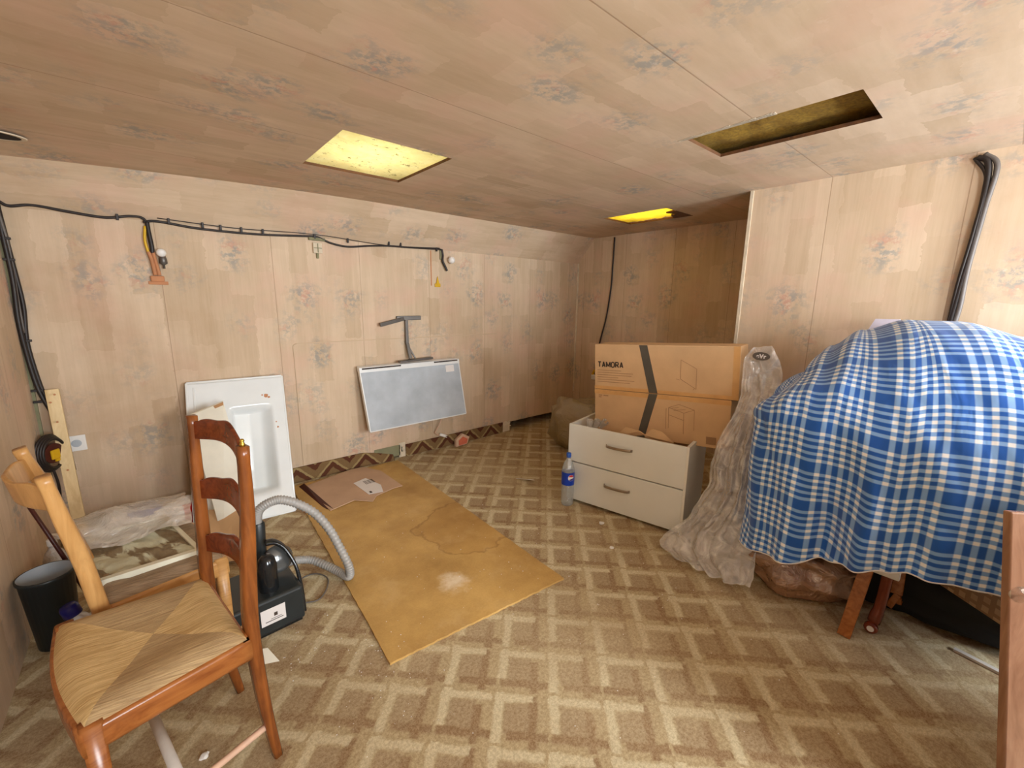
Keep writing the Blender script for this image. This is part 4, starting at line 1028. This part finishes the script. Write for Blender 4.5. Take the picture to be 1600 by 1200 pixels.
# ------------------------------------------------------------------ soda bottle
bo = thing('soda_bottle', 'plastic cola bottle with a blue label and cap beside the white drawers', 'bottle', (2.035, 1.765, 0))
mb = Matrix.Translation((2.030, 1.765, 0))
bm = B(); lathe(bm, [(0, .006), (.020, .002), (.034, 0), (.041, .010), (.042, .04), (.041, .06), (.0425, .10), (.0425, .145), (.0415, .15), (.0415, .235), (.0425, .24), (.040, .265), (.030, .295), (.018, .318), (.014, .328), (.014, .340)], mb); obj('bottle_body', bm, 'pet', bo, True)
bm = B(); lathe(bm, [(0, .366), (.0145, .366), (.016, .362), (.016, .338), (.0145, .336)], mb, 20); obj('cap', bm, 'blue_cap', bo, True)
bm = B(); lathe(bm, [(.0432, .150), (.0432, .238)], mb, 40); lb = obj('label', bm, 'blue_label', bo, True)
# round emblem on the label, curved round the bottle, facing the camera's right
def emblem(fnin, mat, nm, rad):
    bm = B(); c0 = math.atan2(-1.765, -2.030)+.50; R0 = .0432+rad
    n = 26; vs = {}
    for i in range(n+1):
        for j in range(n+1):
            a, b = -1+2*i/n, -1+2*j/n
            th = c0+a*.021/R0; vs[i, j] = bm.verts.new((2.030+R0*math.cos(th), 1.765+R0*math.sin(th), .205+b*.021))
    for i in range(n):
        for j in range(n):
            a, b = -1+2*(i+.5)/n, -1+2*(j+.5)/n
            if a*a+b*b < 1 and fnin(a, b): bm.faces.new((vs[i, j], vs[i+1, j], vs[i+1, j+1], vs[i, j+1]))
    for v in [v for v in bm.verts if not v.link_faces]: bm.verts.remove(v)
    return obj(nm, bm, mat, lb, True)
emblem(lambda a, b: True, 'logo_white', 'emblem_disc', .0004)
emblem(lambda a, b: a*a+b*b < .86 and b > .28-.25*a*abs(a)+.1*a, 'logo_red', 'emblem_red', .0008)
emblem(lambda a, b: a*a+b*b < .86 and b < -.36+.25*a, 'navy_cap', 'emblem_blue', .0008)

# ------------------------------------------------------------------ bags, film
pillow('refuse_bag', (2.935, 2.43, .24), .16, .28, .24, .4, 'film_olive', 'olive translucent refuse bag on the floor behind the white cabinet', 'bag', .05, 3)
rows = [(2.46, 0.870, 1.129, 0.786, 1.138), (2.44, 0.898, 1.025, 0.730, 1.045), (2.42, 0.885, 0.887, 0.705, 0.918), (2.36, 0.883, 0.790, 0.702, 0.827), (2.30, 0.917, 0.649, 0.708, 0.702), (2.28, 0.954, 0.496, 0.704, 0.573), (2.26, 0.938, 0.356, 0.694, 0.443), (2.20, 1.000, 0.181, 0.666, 0.328), (2.14, 1.075, 0.08, 0.632, 0.22), (2.06, 1.08, 0.03, 0.606, 0.10), (2.0, 0.955, 0.02, 0.594, 0.04)]
rw = []
for x_, yl, zl, yr, zr in rows: rw.append((Vector((x_-.02, yl, max(.02, zl))), Vector((x_+.0, yr, max(.02, zr)))))
sh = crumple_sheet('plastic_sheet', rw, 'film', 'long crumpled clear plastic sheet hanging from the cartons down to the floor', 'plastic sheet', .018, 90, 16, 11, 5, pleat=.014)
for v in sh.data.vertices: v.co.z = max(v.co.z, .003)
# printed mark on the sheet
mk = Matrix.Translation((2.398, .806, 1.084))@Matrix(((0, 0, -1, 0), (-1, 0, 0, 0), (0, 1, 0, 0), (0, 0, 0, 1)))
bm = B(); lathe(bm, [(0, 0), (.042, 0), (.042, .0006), (0, .0006)], mk@Matrix.Diagonal((1, .52, 1, 1)), 30); mo = obj('printed_mark', bm, 'grey_metal', None); 
bm = B(); 
mo.parent = sh
bpy.context.view_layer.update()
text_mesh('eVr', .030, mk@Matrix.Translation((0, -.010, .0012)), 'label', mo, 'mark_lettering', .001, align='CENTER')

# ------------------------------------------------------------------ low table with things under the plaid cloth
tb = thing('low_table', 'low table hidden under the blue plaid cloth with mismatched legs', 'table', (2.4, 0, 0))
bm = B(); box(bm, (2.10, .115, .375), (2.86, .62, .415), None, .004); obj('tabletop', bm, 'white_wood', tb)
bm = B(); box(bm, (2.095, .12, .30), (2.12, .36, .375), None, .004); obj('apron', bm, 'cream', tb)
bm = B(); bar(bm, (2.055, .245, 0), (2.125, .215, .36), .030, .045, (0, -1, 0), .003); obj('leg', bm, 'chestnut_rail', tb, label='square orange wooden leg')
bm = B(); tube(bm, spline([(2.175, .175, .045), (2.19, .165, .14), (2.20, .16, .36)], 6), [.022]*4+[.019]*9, 14); l2 = obj('leg', bm, 'foot_red', tb, True, 'dark mahogany leg on a castor')
bm = B(); lathe(bm, [(0, -.012), (.020, -.012), (.024, -.006), (.024, .006), (.020, .012), (0, .012)], Matrix.Translation((2.160, .178, .0242))@Matrix.Rotation(pi/2, 4, 'Y'), 18); obj('castor', bm, 'foot_red', l2)
bm = B(); lathe(bm, [(0, 0), (.012, 0), (.012, .003), (0, .003)], Matrix.Translation((2.145, .178, .0242))@Matrix.Rotation(pi/2, 4, 'Y'), 14); obj('castor_pin', bm, 'label', l2)
bm = B()
for a, b, w1 in (((2.36, .115, .36), (2.36, .115, .22), .040), ((2.36, .115, .22), (2.34, .11, .12), .052), ((2.34, .10, .12), (2.33, .12, .055), .024), ((2.34, .10, .12), (2.355, .09, .075), .018)): bar(bm, (a[0], a[1]+.03, a[2]), (b[0], b[1]+.03, b[2]), .022, w1, (0, -1, 0), .003)
obj('broken_leg', bm, 'chestnut_rail', tb)
bm = B(); bar(bm, (2.80, .52, 0), (2.80, .52, .375), .05, .05); obj('leg', bm, 'foot_red', tb)
# tan embossed long box below the cloth at the right
bn_ = thing('upholstered_bench', 'low bench with a tan embossed seat under the right part of the plaid cloth', 'bench', (2.4, -.3, 0))
mxb = frame((2.34, .085, .255), (2.06-2.34, -.24-.085, 0)); bm = B(); box(bm, (-.0, 0, 0), (.40, .50, .16), mxb, .012); obj('seat_pad', bm, 'wicker', bn_)
for lx, ly in ((.05, .45), (.36, .45)):
    bm = B(); box(bm, (lx-.02, ly-.02, -.255), (lx+.02, ly+.02, 0), mxb, .003); obj('leg', bm, 'foot_red', bn_)
pillow('brown_bag', (2.285, .475, .115), .150, .20, .105, .35, 'film_brown', 'brown translucent bag lying under the left end of the plaid cloth', 'bag', .06, 4)
pillow('refuse_bag', (2.56, .02, .16), .20, .52, .17, 0, 'black_film', 'black bag in the dark space behind the table legs', 'bag', .08, 14)  # added filler shape; its black colour stands for shade
pillow('brown_bag', (2.43, .78, .36), .12, .08, .32, .2, 'grey_film', 'tall greyish crumpled bag between the clear sheet and the plaid cloth', 'bag', .04, 8)

# the things piled on the table, which carry the cloth
bm = B(); box(bm, (2.20, -.42, .418), (2.78, .45, .74), None, .02); tag(obj('storage_box', bm, 'card_dull'), 'cardboard box on the low table under the plaid cloth', 'box')
pillow('cushion_pile', (2.54, .02, .955), .20, .34, .21, 0, 'white_wood', 'pale bundle on the box under the top of the plaid cloth', 'bundle', .02, 2)
pz = thing
bm = B(); poly(bm, [(2.72, .50, 1.10), (2.72, .30, 1.10), (2.74, .34, 1.285), (2.74, .43, 1.285)], .02, (1, 0, 0)); tag(obj('paper_sheet', bm, 'lilac'), 'pale lilac sheet corner rising behind the top of the plaid cloth', 'paper')

# the cloth
path = spline([(2.86, .735, 0), (2.62, .745, 0), (2.36, .735, 0), (2.15, .705, 0), (2.055, .650, 0), (2.005, .53, 0), (2.000, .33, 0), (1.985, .10, 0), (1.985, -.15, 0), (2.00, -.45, 0), (2.02, -.80, 0), (2.06, -1.05, 0)], 16)
cum = [0]
for a, b in zip(path, path[1:]): cum.append(cum[-1]+(b-a).length)
TOT = cum[-1]
def along(s):
    s = max(0, min(TOT, s))
    for i in range(len(path)-1):
        if cum[i+1] >= s: return path[i].lerp(path[i+1], (s-cum[i])/max(1e-9, cum[i+1]-cum[i]))
    return path[-1]
def interp(x, tab):
    if x <= tab[0][0]: return tab[0][1]
    for (a, b), (c, d) in zip(tab, tab[1:]):
        if x <= c:
            k = (x-a)/(c-a); k = k*k*(3-2*k); return b+(d-b)*k
    return tab[-1][1]
S_corner = next(cum[i] for i, p in enumerate(path) if p.x < 2.07)
def cloth_xyz(u, v):
    s = u*TOT; b = along(s); d = (along(s+.02)-along(s-.02)).normalized(); nrm = Vector((d.y, -d.x, 0))
    if nrm.dot(Vector((2.55, -.2, 0))-b) > 0: nrm = -nrm
    yy = b.y
    # ridge the cloth climbs to
    ty = interp(yy, [(-1.05, -.85), (-.5, -.30), (-.15, .05), (.1, .27), (.33, .44), (.55, .60), (.65, .67), (.745, .70)]); top = Vector((0, ty, 0)); top.x = interp(yy, [(-1.05, 2.50), (.0, 2.52), (.4, 2.60), (.75, 2.74)])
    H_ = interp(ty, [(-1.05, 1.18), (-.5, 1.20), (-.05, 1.24), (.13, 1.29), (.29, 1.29), (.45, 1.235), (.56, 1.15), (.69, .985), (.78, .86)])
    hem = interp(yy, [(-.8, .40), (-.35, .44), (-.15, .43), (-.02, .415), (.09, .405), (.17, .36), (.28, .33), (.36, .30), (.46, .25), (.58, .225), (.68, .19), (.74, .18)])
    if b.x > 2.25: hem = .18+(b.x-2.25)*.9
    zs = interp(yy, [(-1, .70), (0, .72), (.4, .78), (.62, .84), (.74, .82)])
    VS = .50
    if v < VS:
        k = v/VS; z = hem+(zs-hem)*k; p = Vector((b.x, b.y, z)); flare = (1-k)
    else:
        th = (v-VS)/(1-VS)*pi/2; k = 1-math.cos(th); p = b.lerp(top, k*.999 if k < 1 else 1); p.z = zs+(H_-zs)*math.sin(th); flare = 0
    hang = max(0, 1-v/VS)
    # hanging folds
    ph = s*22+2.2*math.sin(s*5)+1.3*mnoise.noise(Vector((s*3, v*2, 0)))
    amp = .004+.016*hang**.7
    if v > VS: amp *= max(0, 1-(v-VS)*5)
    off = amp*math.sin(ph)+.008*math.sin(ph*2.3+v*4)*hang
    off += .022*mnoise.noise(Vector((s*2.2, p.z*3.0, 4.0)))*min(1, (1-v)*4)
    # diagonal drag wrinkles
    off += .010*(abs(mnoise.noise(Vector((s*9+p.z*3.5, p.z*2.6, 1.7))))*2-.6)*min(1, (1-v)*4)
    # deep hollow left of the middle fold
    off -= .055*math.exp(-((s-S_corner-.34)/.075)**2-((p.z-.44)/.20)**2)
    off += .030*math.exp(-((s-S_corner-.46)/.05)**2-((p.z-.50)/.25)**2)
    # dragged ridge running up to the right, with the gully above it at the left
    g = p.z-(.93+.45*(s-S_corner))
    if v > .45: off -= .045*math.exp(-((g-.05)/.035)**2)*math.exp(-((s-S_corner+.02)/.28)**2); off += .02*math.exp(-((g+.03)/.04)**2)*math.exp(-((s-S_corner+.02)/.28)**2)
    p += nrm*off*(1 if v < VS else math.cos((v-VS)/(1-VS)*pi/2)*.8+.2)
    if v > .9: p.z += 0
    return p
NU, NV = 260, 130
bm = B(); V_ = {}
# arc-length based v coordinate so that the checks keep their size
def cuv_v(u):
    L_ = [0]; q = None
    for j in range(NV+1):
        p = cloth_xyz(u, j/NV)
        if q is not None: L_.append(L_[-1]+(p-q).length)
        q = p
    return L_
cols = [cuv_v(round(i*NU/52)/NU) for i in range(53)]
def fuv(u, v):
    x = u*52; i = min(51, int(x)); k = x-i; j = round(v*NV)
    Lv = cols[i][j]*(1-k)+cols[i+1][j]*k
    # warp threads converge slightly towards the ridge
    hemz = interp(along(u*TOT).y, [(-.8, .42), (.1, .40), (.58, .22), (.74, .18)])
    return (u*TOT, Lv+hemz*.9)
grid(bm, cloth_xyz, NU, NV, fuv)
co = obj('plaid_cloth', bm, 'plaid', None, True); tag(co, 'blue and white plaid cloth draped over a heap along the right wall', 'cloth')
# back part of the cloth falling behind the ridge
bm = B()
def back_xyz(u, v):
    a = cloth_xyz(u, 1); q = Vector((min(2.87, a.x+.30*v), a.y+.02*v, a.z-.05*v-.10*v*v)); return q
grid(bm, back_xyz, 120, 10, lambda u, v: (u*TOT, cols[min(52, round(u*52))][NV]+.3+v*.3))
obj('cloth_back_fold', bm, 'plaid', co, True)
bm = B()
hem = [cloth_xyz(i/NU, 0)-Vector((0, 0, .001)) for i in range(20, NU+1)]
tube(bm, hem, .0028, 6); obj('hem', bm, 'label', co, True, 'white hem edge')
for u, v in ((.735, .33), (.735, .16)):
    bm = B(); p = cloth_xyz(u, v); bmesh.ops.create_uvsphere(bm, u_segments=10, v_segments=6, radius=.008, matrix=Matrix.Translation(p)@Matrix.Diagonal((.4, 1, 1, 1)))
    obj('food_stain', bm, 'yellow', co, True, 'small orange stain')

# ------------------------------------------------------------------ leaning door panel at the far right
dp = thing('door_panel', 'brown varnished cupboard door panel leaning at the right edge of the room', 'door panel', (1.47, -.25, 0))
o_ = Vector((1.447, -.196, 0)); tp = Vector((1.578, -.078, .85)); upv = (tp-o_); wv = Vector((.30, -.33, 0))
wv = wv-upv*wv.dot(upv)/upv.length_squared; wv.normalize(); nv = upv.cross(wv).normalized()
if nv.x < 0: nv = -nv
bm = B()
c_ = [o_, o_+upv, o_+upv+wv*.42, o_+wv*.42]
for k in range(0): pass
m4 = Matrix(((wv.x, nv.x, upv.normalized().x, o_.x), (wv.y, nv.y, upv.normalized().y, o_.y), (wv.z, nv.z, upv.normalized().z, o_.z), (0, 0, 0, 1)))
box(bm, (0, 0, .012), (1.0, .022, upv.length), m4, .004, 3); obj('panel', bm, 'door_wood', dp)  # width beyond view stretched so it shades more floor
bm = B(); lathe(bm, [(0, -.010), (.010, -.010), (.022, -.008), (.026, -.002), (.026, 0), (0, 0)], m4@Matrix.Translation((.026, -.0, .665))@Matrix.Rotation(-pi/2, 4, 'X')@Matrix.Diagonal((1, .8, -1, 1)), 24); obj('recessed_pull', bm, 'steel', dp, True)

cu_ = thing('cupboard', 'brown cupboard behind the leaning door panel', 'cupboard', (1.2, -.6, 0))  # added out of view to darken the floor at right
bm = B(); box(bm, (.95, -.98, .03), (1.42, -.32, 1.15), None, .006); obj('body', bm, 'door_wood', cu_)
bm = B(); box(bm, (.935, -1.0, 1.15), (1.435, -.305, 1.175), None, .005); obj('top', bm, 'door_wood', cu_)
bm = B(); box(bm, (.97, -.325, .06), (1.40, -.312, 1.12), None, .003); obj('door', bm, 'door_wood', cu_)
bm = B(); box(bm, (.97, -.96, 0), (1.40, -.34, .03)); obj('plinth', bm, 'ink', cu_)

# ------------------------------------------------------------------ debris
def chunk(name, c, r, mat, label, cat='debris', flat=.5, seed=0):
    bm = B(); bmesh.ops.create_icosphere(bm, subdivisions=2, radius=1)
    for v in bm.verts:
        k = 1+.35*mnoise.noise(v.co*1.5+Vector((seed, 0, 0))); q = v.co*k*r; q.z *= flat; v.co = q+Vector(c)+Vector((0, 0, r*flat*.9))
        v.co.z = max(.0008, v.co.z)
    o = obj(name, bm, mat); tag(o, label, cat); return o
bc = thing('brick_fragment', 'broken brick fragment with a pale crust lying against the carpet skirting', 'brick', (2.14, 3.2, 0))
bm = B(); poly(bm, [(2.07, 3.215, .0), (2.20, 3.225, .0), (2.235, 3.235, .06), (2.17, 3.255, .10), (2.09, 3.245, .055)], .03, (0, -1, .1)); obj('crust', bm, 'brick_pale', bc)
bm = B(); poly(bm, [(2.10, 3.184, .012), (2.19, 3.192, .012), (2.205, 3.20, .052), (2.165, 3.215, .078), (2.11, 3.208, .05)], .006, (0, -1, .1)); obj('red_core', bm, 'brick', bc)
bm = B(); poly(bm, [(2.03, 2.29, .004), (2.10, 2.21, .004), (2.09, 2.15, .022), (2.06, 2.20, .02)], .003); tag(obj('paper_scrap', bm, 'white'), 'small white paper scrap on the carpet left of the soda bottle', 'paper')
chunk('plaster_lump', (2.0, 1.45, 0), .016, 'white', 'white plaster lump on the carpet in front of the drawers', seed=2, flat=.4)
chunk('plaster_lump', (-.018, 1.365, 0), .012, 'white', 'white crumb on the carpet under the reddish chair', seed=5)
chunk('plaster_lump', (1.83, 1.25, 0), .012, 'white', 'small white chip on the carpet before the drawer unit', seed=8, flat=.4)
bm = B(); poly(bm, [(.19, 1.62, .001), (.235, 1.60, .001), (.21, 1.66, .03), (.185, 1.67, .03)], .002); tag(obj('paper_scrap', bm, 'cream'), 'cream paper triangle on the carpet beside the reddish chair leg', 'paper')
bm = B(); rnd = random.Random(3)
def crumb(x_, y_, r_):
    a = rnd.uniform(0, pi); vs = [bm.verts.new((x_+r_*math.cos(a+k*2*pi/3)*rnd.uniform(.6, 1.2), y_+r_*math.sin(a+k*2*pi/3)*rnd.uniform(.6, 1.2), .001)) for k in range(3)]
    t_ = bm.verts.new((x_, y_, r_*.9+.001)); bm.faces.new(vs)
    for k in range(3): bm.faces.new((vs[k], vs[(k+1) % 3], t_))
for cx, cy, n_, sp_ in ((.30, 1.58, 26, .10), (.40, 1.70, 14, .10), (1.2, 1.1, 90, .9), (.5, 1.25, 40, .25), (1.5, 1.6, 50, .5), (1.9, .9, 50, .5), (1.0, 2.0, 24, .4), (.55, 1.45, 24, .1)):
    for _ in range(n_):
        x_, y_ = cx+rnd.gauss(0, sp_*.5), cy+rnd.gauss(0, sp_*.5)
        if x_ > XL+.05 and y_ < 3.1 and not (2.0 < x_ and y_ > .9): 
            onb = .6 < x_ < 1.42 and 1.3 < y_ < 3.1
            n0 = len(bm.verts); crumb(x_, y_, rnd.uniform(.0012, .0035)); bm.verts.ensure_lookup_table()
            if onb:
                for v in bm.verts[n0:]: v.co.z += .0095
tag(obj('floor_crumbs', bm, 'white'), 'scattered tiny white plaster crumbs on the carpet', 'debris', kind='stuff')
bm = B(); bar(bm, (2.30, -.06, .006), (2.26, -.26, .006), .02, .01); tag(obj('thin_lath', bm, 'white_wood'), 'thin pale lath on the floor under the low table', 'lath')

for o in bpy.data.objects:
    if '_w' in o: del o['_w']
